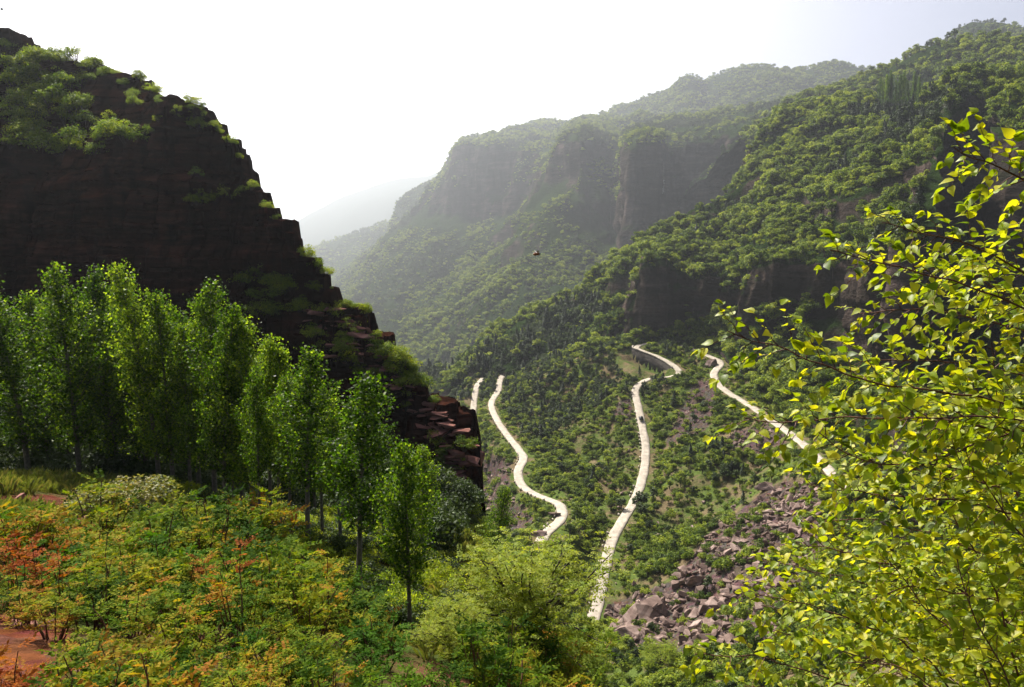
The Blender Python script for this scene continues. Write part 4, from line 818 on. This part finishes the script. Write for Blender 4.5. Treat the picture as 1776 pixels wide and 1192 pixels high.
# dark mounded bush and neighbours behind the thicket
MND = [make_shrub('mound_bush_%d' % i, 5200, .075, 'grass', 26, 1.15) for i in range(2)]
for (px, py, d, s_, sx, lab) in [(215, 905, 27, 1.65, 1.25, 'big mounded olive bush standing before the poplars'), (175, 900, 28.5, 1.1, 1.0, 'smaller pale green bush left against the mounded bush')]:
    p = at(px, py, d); p[2] = float(zf(p[0], p[1])); tag(obj('mounded_bush', MND[0 if s_ > 1.3 else 1], None, p, (0, 0, .5), (s_*sx, s_, s_)), lab, 'bush')
# round locust tree
def make_locust():
    b = MB(); C, N_, A, S, T = [], [], [], [], []
    b.tube([(0, 0, -.4), (.1, 0, .4), (.35, 0, .9), (.45, 0, 1.3)], [.11, .09, .075, .06], 7)
    for i in range(36):
        a_ = rng.uniform(0, 6.28); r_ = 1.9*math.sqrt(rng.uniform(.03, 1)); z = .6+2.45*math.sqrt(max(.02, 1-(r_/2.15)**2))*rng.uniform(.4, 1.02); top = np.array([.35+math.cos(a_)*r_*1.1, math.sin(a_)*r_, z])
        pl = tube_line((.3+rng.normal()*.08, 0, rng.uniform(.6, 1.25)), top, 6, .15, .05); b.tube(pl, np.linspace(.04, .008, 6), 5)
        for k in range(46):
            f = 1-rng.uniform(0, .6)**1.4; q = f*4.999; j = int(q); p_ = pl[j]*(1-(q-j))+pl[j+1]*(q-j)+rng.normal(size=3)*.2; aa = rng.uniform(0, 6.28)
            c, n_, a2, s2 = pinnate(b, p_, np.array([math.cos(aa), math.sin(aa), rng.uniform(-.1, .5)]), .26, 5, .075); C += c; N_ += n_; A += a2; S += s2; T += [.48+rng.normal()*.14]*len(c)
    V, Q = leaves(np.array(C), np.array(N_), np.array(S), .5, np.array(A), .05); return b.mesh('locust_trunk', M['bark']), mesh_np('locust_crown', V, Q, M['locust'], None, {'tint': ('FACE', np.clip(T, 0, 1))})
lt = make_locust()
for (px, py, d, s_, rz, lab) in [(900, 1185, 16.6, 1.12, 0, 'round spreading yellow-green tree at the terrace edge'), (1150, 1200, 158, 2.7, 2.0, 'yellow-green round tree top at the bottom edge below the scree'), (790, 1230, 13.5, .42, 4, 'small feathery bush under the round tree'), (1012, 1170, 17.6, .5, 3, 'small feathery tree hiding the lower road end')]:
    p = at(px, py, d); g = float(zf(p[0], p[1])); p[2] = g if px < 1100 else float(zv(p[0], p[1])); o = empty('locust_tree', p, rz, s_); tag(o, lab, 'tree'); obj('trunk', lt[0], o); obj('crown', lt[1], o)
# ground cover, grass and small shrubs on the terrace
def make_tuft(i, mat, n=26, h=.4):
    a_ = rng.uniform(0, 6.28, n); r_ = rng.uniform(0, .16, n); l_ = rng.uniform(.5, 1, n)*h; B0 = np.c_[np.cos(a_)*r_, np.sin(a_)*r_, 0*a_]; out = np.c_[np.cos(a_), np.sin(a_), 0*a_]; sd = np.c_[-np.sin(a_), np.cos(a_), 0*a_]*.005
    V = np.stack([B0-sd, B0+sd, B0+out*l_[:, None]*.2+np.array([0, 0, 1])*l_[:, None]*.7+sd*.7, B0+out*l_[:, None]*.55+np.array([0, 0, 1])*l_[:, None]], 1).reshape(-1, 3)
    return mesh_np('grass_tuft_%d' % i, V, np.arange(4*n).reshape(-1, 4), M[mat], None, {'tint': ('FACE', np.clip(.5+rng.normal(size=n)*.2, 0, 1))})
TUFT = [make_tuft(i, 'grass') for i in range(4)]
gxy = np.c_[rng.uniform(-30, 8, 16000), rng.uniform(6, 50, 16000)]; g3 = np.c_[gxy, zf(gxy[:, 0], gxy[:, 1])]; a, b_ = project(g3)
ok = in_frame(g3) & (a < 1010) & ~(inside(a, b_, [(-60, 1035), (70, 1045), (110, 1100), (115, 1250), (-60, 1250)]) & (rng.uniform(0, 1, 16000) > .1)) & ~inside(a, b_, [(-20, 862), (90, 858), (160, 880), (185, 925), (150, 945), (110, 890), (-20, 880)]) & (fbm(g3/3, 3, 411) > -.15) & (g3[:, 1] > 13) & ~inside(a, b_, [(240, 850), (430, 900), (560, 980), (660, 1110), (760, 1150), (760, 950), (600, 850), (300, 800)])
g3 = g3[ok]; m = len(g3); q = rng.uniform(.6, 1.5, m); scatter('terrace_grass', g3, zrot(m, .1), np.c_[q, q, q*rng.uniform(.7, 1.3, m)], rng.integers(0, 4, m), TUFT, 'rough grass between the bushes and poplars of the terrace', 'grass')
NET = [make_shrub('ground_cover_%d' % i, 150, .09, 'green', 6, .9, False) for i in range(3)]
gxy = np.c_[rng.uniform(-20, -6, 6000), rng.uniform(13, 34, 6000)]; g3 = np.c_[gxy, zf(gxy[:, 0], gxy[:, 1])]; a, b_ = project(g3); ok = inside(a, b_, [(-40, 875), (40, 882), (95, 905), (130, 945), (135, 985), (60, 975), (-40, 950)]); g3 = g3[ok][:900]; m = len(g3); q = rng.uniform(.3, .5, m)
scatter('nettle_patch', g3, zrot(m, .2), np.c_[q, q, q], rng.integers(0, 3, m), NET, 'dense low bright green plants left of the stony path', 'ground cover')
UND = [make_shrub('under_shrub_%d' % i, 420, .12, 'locust', 8, 1.0) for i in range(3)]
gxy = np.c_[rng.uniform(-34, 8, 9000), rng.uniform(16, 92, 9000)]; g3 = np.c_[gxy, zf(gxy[:, 0], gxy[:, 1])]; a, b_ = project(g3)
ok = in_frame(g3) & (rng.uniform(0, 1, 9000) < np.where(inside(a, b_, [(250, 880), (540, 930), (700, 1150), (1010, 1200), (900, 900), (600, 850)]), .2, .02)+.25*(g3[:, 1] > 50)) & ~inside(a, b_, [(-60, 840), (190, 850), (200, 960), (-60, 1200)])
g3 = g3[ok]; m = len(g3); q = rng.uniform(.25, .85, m)*np.where(g3[:, 1] > 50, 1.7, 1)
scatter('undergrowth', g3, zrot(m, .2), np.c_[q, q, q*.8], rng.integers(0, 3, m), UND, 'shady undergrowth below the poplars and along the terrace edge', 'undergrowth')
gxy = np.c_[rng.uniform(3, 30, 2600), rng.uniform(6, 100, 2600)]; g3 = np.c_[gxy, zf(gxy[:, 0], gxy[:, 1])]; m = len(g3); q = rng.uniform(.4, 1.3, m)
scatter('bank_shrubbery', g3, zrot(m, .2), np.c_[q, q, q*.9], rng.integers(0, 3, m), UND, 'green shrubs on the steep bank below the leafy bush', 'shrubbery')
DUN = [make_shrub('shade_shrub_%d' % i, 600, .13, 'darkleaf', 9, 1.1) for i in range(2)]
gxy = np.c_[rng.uniform(-46, -4, 1500), rng.uniform(43, 74, 1500)]; g3 = np.c_[gxy, zf(gxy[:, 0], gxy[:, 1])]; m = len(g3); q = rng.uniform(.8, 2.0, m)
scatter('shady_undergrowth', g3, zrot(m, .2), np.c_[q, q, q*1.1], rng.integers(0, 2, m), DUN, 'dark undergrowth between the poplar trunks and the cliff foot', 'undergrowth')
gxy = np.c_[rng.uniform(-24, 3, 5000), rng.uniform(15, 46, 5000)]; g3 = np.c_[gxy, zf(gxy[:, 0], gxy[:, 1])]; a, b_ = project(g3)
k = inside(a, b_, [(180, 820), (430, 890), (560, 965), (660, 1090), (800, 1160), (900, 1100), (760, 900), (600, 800), (200, 780)]); g3 = g3[k][:1100]; m = len(g3); q = rng.uniform(.3, .75, m)
scatter('poplar_undergrowth', g3, zrot(m, .2), np.c_[q, q, q*1.1], rng.integers(0, 5, m), DUN+UND, 'dark low undergrowth around the poplar feet', 'undergrowth')
PATH = [make_stone('path_stone_%d' % i, 'slab', 150+i, .5) for i in range(3)]
for (px, py, d, s_, lab) in [(45, 1058, 11.6, .42, 'largest reddish stone on the red soil'), (62, 1078, 11.2, .26, 'small flat red stone in front of the largest one'), (85, 1072, 11.4, .24, 'pale flat stone right of the largest red stone'), (30, 1082, 11, .2, 'small stone left before the largest red stone'), (30, 858, 29, .7, 'pale stone at the far left of the path'), (100, 868, 28, .5, 'small pale stone in the middle of the path'), (142, 882, 26.5, .75, 'rounded pale stone where the path bends'), (150, 905, 25, .5, 'tan stone low on the path bend'), (137, 1170, 8.6, .16, 'white stone near the bottom edge in the red soil')]:
    p = at(px, py, d); p[2] = float(zf(p[0], p[1]))+s_*.12; tag(obj('stone', PATH[int(px) % 3], None, p, (rng.normal()*.2, rng.normal()*.2, rng.uniform(0, 6)), (s_, s_, s_)), lab, 'stone')
# ------------------------------------------------------------------ leafy bush close to the camera
def leaf_shape(curl, fold, L=1.0):
    t = np.array([0, .12, .32, .55, .78, 1.0]); w = np.array([0, .24, .36, .33, .17, 0])
    V = [(0, 0, 0)]; F3, F4 = [], []
    mid = [(0, t_, -curl*t_*t_) for t_ in t]; V = list(mid)
    for s_ in (-1, 1):
        V += [(s_*w[i], t[i]-.03, -curl*t[i]**2+fold*w[i]+.015*math.sin(i*2.4+s_)) for i in range(1, 5)]
    for s_, o in ((-1, 6), (1, 10)):
        F3.append((0, 1, o) if s_ > 0 else (0, o, 1))
        for i in range(1, 4): F4.append((i, i+1, o+i, o+i-1) if s_ > 0 else (i, o+i-1, o+i, i+1))
        F3.append((4, 5, o+3) if s_ > 0 else (4, o+3, 5))
    return np.array(V, float), np.array(F4), np.array(F3)
LS = [leaf_shape(.25, .35), leaf_shape(.5, .15), leaf_shape(.1, .55), leaf_shape(.35, .25)]
BR_ = [  # branches: points px, py, metres
 [(1860, 330, 2.3), (1760, 268, 2.2), (1690, 240, 2.15), (1655, 222, 2.1)], [(1850, 480, 2.4), (1700, 400, 2.3), (1600, 370, 2.2), (1530, 352, 2.2)],
 [(1860, 540, 2.1), (1700, 470, 2.0), (1560, 430, 2.0), (1440, 400, 1.95)], [(1860, 560, 2.6), (1700, 520, 2.5), (1580, 500, 2.4), (1490, 510, 2.4)], [(1860, 690, 2.1), (1700, 655, 2.0), (1520, 632, 1.95), (1380, 580, 1.9), (1262, 540, 1.9)],
 [(1860, 640, 2.6), (1700, 600, 2.6), (1560, 590, 2.5), (1480, 600, 2.5)], [(1860, 760, 2.2), (1650, 720, 2.1), (1480, 690, 2.05), (1350, 700, 2.0), (1290, 690, 2.0)], [(1860, 700, 1.9), (1700, 690, 1.85), (1560, 720, 1.8)],
 [(1860, 720, 2.0), (1720, 750, 1.95), (1600, 795, 1.9), (1500, 790, 1.9), (1420, 740, 1.9)], [(1860, 850, 2.5), (1700, 830, 2.4), (1560, 800, 2.4), (1470, 770, 2.3)], [(1850, 900, 2.2), (1680, 860, 2.1), (1540, 850, 2.1), (1400, 830, 2.05)],
 [(1800, 1000, 2.7), (1650, 930, 2.6), (1520, 890, 2.6), (1400, 900, 2.6)], [(1800, 1100, 2.4), (1640, 1000, 2.4), (1500, 960, 2.3), (1380, 930, 2.3)], [(1760, 1250, 2.6), (1650, 1080, 2.6), (1520, 1010, 2.6), (1400, 980, 2.6), (1310, 960, 2.6)],
 [(1740, 1300, 2.3), (1600, 1130, 2.3), (1460, 1060, 2.3), (1350, 1030, 2.3), (1285, 1020, 2.3)], [(1720, 1300, 2.8), (1600, 1180, 2.8), (1440, 1110, 2.8), (1330, 1080, 2.8)], [(1700, 1330, 2.2), (1560, 1220, 2.2), (1420, 1160, 2.2), (1300, 1130, 2.2), (1205, 1125, 2.2)],
 [(1650, 1350, 2.6), (1500, 1260, 2.6), (1380, 1200, 2.6), (1290, 1180, 2.6)], [(1780, 1200, 2.2), (1720, 1000, 2.2), (1650, 880, 2.2), (1620, 760, 2.2)], [(1800, 1150, 2.9), (1740, 950, 2.9), (1700, 800, 2.9), (1690, 650, 2.9)],
 [(1830, 1100, 2.5), (1780, 900, 2.5), (1740, 760, 2.5), (1720, 560, 2.5)], [(1760, 1260, 2.0), (1690, 1120, 2.0), (1600, 1040, 2.0), (1540, 960, 2.0)], [(1800, 1250, 1.9), (1740, 1150, 1.9), (1690, 1060, 1.85), (1660, 960, 1.85)],
 [(1720, 1300, 2.1), (1640, 1200, 2.0), (1550, 1150, 2.0), (1470, 1140, 2.0)], [(1850, 980, 2.0), (1760, 900, 1.95), (1700, 820, 1.95), (1640, 800, 1.9)], [(1850, 1080, 2.3), (1730, 1030, 2.3), (1600, 1010, 2.3), (1500, 1030, 2.3)],
 [(1860, 600, 2.9), (1740, 480, 2.9), (1650, 430, 2.8), (1590, 440, 2.8)], [(1840, 800, 2.8), (1700, 740, 2.8), (1600, 690, 2.8), (1530, 660, 2.8)], [(1850, 1200, 2.6), (1750, 1120, 2.6), (1650, 1110, 2.6), (1540, 1090, 2.6)]]
BR_ += [[(1740+30*q, 1330, 3.0+.12*q), (1600+45*q, 1180-20*(q % 3), 3.0+.12*q), (1430+50*q, 1090-60*(q % 4), 3.0+.12*q), (1320+55*q, 1040-75*(q % 4), 3.0+.1*q)] for q in range(8)]
base = at(1790, 1480, 3.2); base[2] = float(zf(base[0], base[1])); NB = empty('leafy_bush', base)
tag(NB, 'close leafy bush with bright yellow-green leaves filling the right edge', 'bush')
LC, LA, LN, LZ = [], [], [], []
ST = [smooth_line(np.vstack([base+np.array([0, 0, -.1]), at(1790, 1330, 3.2), at(*q)]), .15) for q in ((1870, 1000, 3.2), (1880, 650, 3.2), (1875, 380, 3.2), (1740, 1300, 3.2))]
for L_ in ST:
    b = MB(); b.tube(L_-base, np.linspace(.022, .009, len(L_)), 7); obj('stem', b.mesh('stem', M['bark']), NB)
STP = np.vstack(ST)
view = np.array([0, 1.0, -.1])
for bi, pts in enumerate(BR_):
    A_ = np.array(pts, float).T; A_[1] += np.where(A_[1] < 720, 34, 10); A_[2] *= 1.35; P = at(*A_); P = np.vstack([STP[((STP-P[0])**2).sum(1).argmin()][None], P]); L_ = smooth_line(P, .03); L_[1:-1] += fbm(L_[1:-1]*9, 2, 500+bi)[:, None]*np.array([.012, .02, .012])
    b = MB(); n = len(L_); b.tube(L_-base, np.linspace(.0062, .0018, n), 5); T = np.gradient(L_, axis=0); T = norm(T); sd = 1; i = int(n*.12)
    while i < n-1:
        sd = -sd; u = i/n; ln = rng.uniform(.10, .30)*(1.15-.55*u); up_ = np.cross(T[i], view); up_ /= np.linalg.norm(up_)
        d = T[i]*.75+up_*sd*rng.uniform(.4, .9)+view*rng.normal()*.55+np.array([0, 0, -.05]); d /= np.linalg.norm(d); m_ = max(4, int(ln/.022)); q = np.linspace(0, 1, m_)[:, None]
        tw = L_[i]+d*ln*q+np.array([0, 0, -1])*ln*.12*q*q+rng.normal(size=(m_, 3))*.003; b.tube(tw-base, np.linspace(.0022, .001, m_), 3)
        for j in range(1, m_):
            s2 = 1 if j % 2 else -1; o_ = np.cross(d, (0, 0, 1.0)); o_ /= np.linalg.norm(o_)+1e-6
            for rep in range(1 if j < m_-1 else 3):
                ax = d*rng.uniform(.2, .9)+o_*s2*rng.uniform(.3, 1)*(rep < 1 or rng.choice([-1, 1]))+np.array([0, 0, rng.uniform(-.5, .25)])
                LC.append(tw[j]); LA.append(ax); LN.append(np.array([0, -.1, 1.0])+rng.normal(size=3)*.5); LZ.append(rng.uniform(.026, .056)*(.85 if u > .85 else 1))
        i += max(1, int(rng.uniform(.03, .042)/.03))
    obj('branch', b.mesh('branch', M['twig']), NB)
LC, LA, LN, LZ = map(np.array, (LC, LA, LN, LZ)); LA = norm(LA); LN = norm(LN-(LN*LA).sum(1, keepdims=True)*LA); LX = np.cross(LA, LN); nL = len(LC)
nfx, nfy = project(LC); inf = (nfx > 0) & (nfx < W0+30) & (nfy < H0+40)
order = np.where(inf)[0]; order = order[np.argsort(-(LZ/LC[:, 1])[order])]; sing = order[:300]; rest = np.setdiff1d(np.where((nfx < W0+250) & (nfy < H0+200))[0], sing)
lm = []
for i, (V, F4, F3) in enumerate(LS): lm.append(mesh_np('bush_leaf_%d' % i, V, [F4, F3], M['nearleaf'], None, {'tint': ('FACE', np.full(len(F4)+len(F3), .28+.16*i))}, True))
from mathutils import Matrix
for k in sing:
    Rm = np.eye(4); Rm[:3, 0] = LX[k]*LZ[k]; Rm[:3, 1] = LA[k]*LZ[k]; Rm[:3, 2] = LN[k]*LZ[k]; Rm[:3, 3] = LC[k]-base
    o = obj('leaf', lm[k % 4], NB); o.matrix_local = Matrix(Rm.tolist())
FV, FQ, FT, tq, ttr, off = [], [], [], [], [], 0
for i, (V, F4, F3) in enumerate(LS):
    k = rest[rest % 4 == i]; W_ = (V[None, :, 0, None]*LX[k][:, None]+V[None, :, 1, None]*LA[k][:, None]+V[None, :, 2, None]*LN[k][:, None])*LZ[k][:, None, None]+LC[k][:, None]-base
    o_ = (off+np.arange(len(k))*len(V))[:, None, None]; FV.append(W_.reshape(-1, 3)); FQ.append((F4[None]+o_).reshape(-1, 4)); FT.append((F3[None]+o_).reshape(-1, 3)); off += len(k)*len(V)
    tv = np.clip(.45+rng.normal(size=len(k))*.28, 0, 1); tq.append(np.repeat(tv, len(F4))); ttr.append(np.repeat(tv, len(F3)))
o = obj('foliage', mesh_np('bush_foliage', np.vstack(FV), [np.vstack(FQ), np.vstack(FT)], M['nearleaf'], None, {'tint': ('FACE', np.concatenate(tq+ttr))}, True), NB); o['kind'] = 'stuff'
# ------------------------------------------------------------------ small things of the place
M['carpaint'] = plain('black_car_paint', (.012, .012, .014), .25, 0, .1, 1, 0, .5); M['glass'] = plain('dark_car_glass', (.02, .025, .03), .08, 0, .1, 1, 0, .6)
M['rubber'] = plain('tyre_rubber', (.015, .015, .015), .9); M['lamp'] = plain('lamp_glass', (.6, .55, .5), .2); M['steel'] = plain('galvanised_steel', (.45, .46, .48), .5, .4, .1)
M['insect'] = plain('brown_insect', (.22, .09, .03), .5, 0, .5, 400); M['wing'] = plain('insect_wing', (.35, .32, .3), .3)
i = int(np.argmin(np.hypot(lp-1113, lpy-727))); cpos = Lm[i].copy(); ct = Lm[i+1]-Lm[i-1]; crz = math.atan2(ct[1], ct[0])
car = empty('parked_car', cpos+np.array([0, 0, .05]), crz); tag(car, 'small black car driving on the middle road', 'car'); car.name = 'car'
def profile(pts, hw, name, mat, parent, inset=.0):
    P = np.array(pts, float); n = len(P); b = MB(); V = np.vstack([np.c_[P[:, 0], np.full(n, -hw), P[:, 1]], np.c_[P[:, 0], np.full(n, hw), P[:, 1]]])
    k = np.arange(n); b.add(V, np.stack([k, (k+1) % n, n+(k+1) % n, n+k], -1)); me = mesh_np(name, V, [np.stack([k, (k+1) % n, n+(k+1) % n, n+k], -1), k[None, ::-1], (k+n)[None]], mat); return obj(name, me, parent)
profile([(-2.2, .35), (2.15, .35), (2.2, .75), (1.9, .95), (1.0, 1.05), (-1.9, 1.1), (-2.2, .9)], .88, 'body', M['carpaint'], car)
profile([(1.0, 1.05), (.35, 1.5), (-1.5, 1.55), (-1.95, 1.08)], .76, 'cabin', M['glass'], car)
b = MB(); b.box((-.55, 0, 1.56), (1.7, 1.4, .06)); obj('roof', b.mesh('roof', M['carpaint']), car)
for sx in (-1.35, 1.35):
    for sy in (-.86, .86):
        b = MB(); b.tube([(0, -.1, 0), (0, .1, 0)], .33, 12); w_ = obj('wheel', b.mesh('wheel', M['rubber']), car, (sx, sy, .33)); b = MB(); b.tube([(0, -.11, 0), (0, .11, 0)], .2, 10); obj('rim', b.mesh('rim', M['steel']), w_)
for sy in (-.6, .6):
    b = MB(); b.box((2.2, sy, .7), (.08, .35, .16)); obj('headlight', b.mesh('headlight', M['lamp']), car)
# insect hovering in front of the lens
ins = empty('flying_insect', at(932, 441, 1.35), .4); tag(ins, 'tiny brown flying insect hovering before the hazy slope', 'insect')
def blob(name, c, r, mat, n=10):
    a = np.linspace(0, 2*math.pi, n, endpoint=False); h = np.linspace(-1, 1, 8); b = MB(); b.tube([np.array(c)+np.array([x*r[0], 0, 0]) for x in h], np.maximum(.0002, np.sqrt(np.clip(1-h*h, 0, 1))*r[1]), n); return obj(name, b.mesh(name, mat, smooth=True), ins)
blob('abdomen', (-.004, 0, 0), (.0045, .0026), M['insect']); blob('thorax', (.001, 0, .0006), (.003, .0026), M['insect']); blob('head', (.0045, 0, 0), (.0017, .0016), M['rubber'])
for s_ in (-1, 1):
    V, Q = leaves(np.array([(-.001, s_*.004, .004)]), np.array([(.3, -s_*.6, 1.0)]), .010, .45, np.array([(-.35, s_*1.0, .55)])); obj('wing', mesh_np('wing', V, Q, M['wing']), ins)
for s_ in (-1, 1):
    for x in (-.001, .001, .003): b = MB(); b.tube([(x, s_*.0015, -.001), (x*1.4, s_*.0035, -.0025), (x*1.8, s_*.0035, -.0055)], .0002, 4); obj('leg', b.mesh('leg', M['rubber']), ins)
# lattice mast on the plateau edge, pole on the cliff top, pylon on the middle slope
def surf_px(P, px, py):
    a, b = project(P); d = np.hypot(a-px, b-py); k = np.where(d < max(2.5, d.min()+.8)); j = P[k][:, 1].argmin(); return P[k][j].copy()
def surf_z(P, x, y): d = (P[..., 0]-x)**2+(P[..., 1]-y)**2; k = np.unravel_index(d.argmin(), d.shape); return P[k][2]
def lattice(root, h, w0, w1, nseg, r, mat):
    b = MB(); cr = [(-1, -1), (1, -1), (1, 1), (-1, 1)]; lv = [(h*q/nseg, w0+(w1-w0)*q/nseg) for q in range(nseg+1)]
    for (sx, sy) in cr:
        l = MB(); l.tube([(sx*w/2, sy*w/2, z) for z, w in lv], r, 4); obj('leg', l.mesh('leg', mat), root)
    for q in range(nseg):
        (z0, a0), (z1, a1) = lv[q], lv[q+1]
        for j in range(4):
            c0, c1 = cr[j], cr[(j+1) % 4]; b.tube([(c0[0]*a0/2, c0[1]*a0/2, z0), (c1[0]*a1/2, c1[1]*a1/2, z1)], r*.6, 3); b.tube([(c0[0]*a1/2, c0[1]*a1/2, z1), (c1[0]*a1/2, c1[1]*a1/2, z1)], r*.6, 3)
    obj('bracing', b.mesh('bracing', mat), root)
p = surf_px(P2, 832, 240); mast = empty('lattice_mast', p); lattice(mast, at(832, 182, p[1])[2]-p[2], 2.4, .6, 12, .10, M['steel']); tag(mast, 'thin pale lattice mast on the plateau edge', 'mast')
px_ = at(4, 60, S_[2, 1])[0]; p = np.array([px_, S_[2, 1]+.3, float(np.interp(px_, cw, Hc))+.7]); pole = empty('pole', p-np.array([0, 0, 1.0])); b = MB(); b.tube([(0, 0, 0), (.0, 0, 2.7)], [.045, .035], 8); obj('shaft', b.mesh('shaft', M['steel']), pole); b = MB(); b.box((.0, 0, 2.7), (.28, .28, .3), 0, .6); obj('head', b.mesh('head', M['steel']), pole); tag(pole, 'thin pale pole on the cliff top at the left edge', 'pole')
p = surf_px(P2, 1150, 338); py_ = empty('pylon', p); hh = at(1150, 312, p[1])[2]-p[2]; lattice(py_, hh, 2.6, .7, 5, .13, M['steel']); tag(py_, 'small pale pylon on the shadowed slope under the rock wall', 'pylon')
for z in (.75, .95): b = MB(); b.box((0, 0, hh*z), (5.5, .3, .3)); obj('crossarm', b.mesh('crossarm', M['steel']), py_)
# rows of slim poplars on the high terrace and by the mast
for k, px in enumerate(np.linspace(1524, 1592, 13)):
    p = surf_px(P1, px, 180); p[2] -= .5; h = (at(px, (132, 138, 128, 122)[k % 4], p[1])[2]-p[2]); o = empty('slim_poplar', p, rng.uniform(0, 6)); o.scale = (h/15, h/15, h/10)
    tag(o, 'slim pale poplar in the row on the high terrace', 'tree', 'poplar row on the high terrace'); obj('trunk', POP[k % 4][0], o); obj('crown', POP[k % 4][1], o)
for k, px in enumerate((824, 828, 837, 842, 852, 858)):
    p = surf_px(P2, px, 241); p[2] -= 1; h = rng.uniform(17, 25); o = empty('plateau_poplar', p, rng.uniform(0, 6)); o.scale = (h/14, h/14, h/10)
    tag(o, 'hazy slim tree beside the mast on the plateau edge', 'tree', 'slim trees beside the mast'); obj('trunk', POP[k % 4][0], o); obj('crown', POP[k % 4][1], o)
p = surf_px(P1, 1552, 184); tw = MB()
for q in range(5): tw.box((-9+q*4.4, q*.3, .5+.15*(q % 2)), (4.3, 1.0, 2.6))
tag(obj('terrace_wall', tw.mesh('terrace_wall', M['wallrock']), None, p), 'low stone terrace wall below the slim poplar row', 'wall')
# ------------------------------------------------------------------ haze
def haze():
    m, nt, out = newmat('valley_haze'); v = N(nt, 'VolumePrincipled'); v.inputs['Color'].default_value = (.84, .92, 1, 1)
    v.inputs['Density'].default_value = 1.2e-4; v.inputs['Anisotropy'].default_value = .68; v.inputs['Density Attribute'].default_value = ''
    nt.links.new(v.outputs[0], out.inputs['Volume'])
    b = MB(); b.box((0, 6500, 390), (30000, 15600, 1640)); o = tag(obj('haze', b.mesh('haze', m)), 'pale bright haze filling the valley air', 'haze', kind='stuff'); return o
haze()
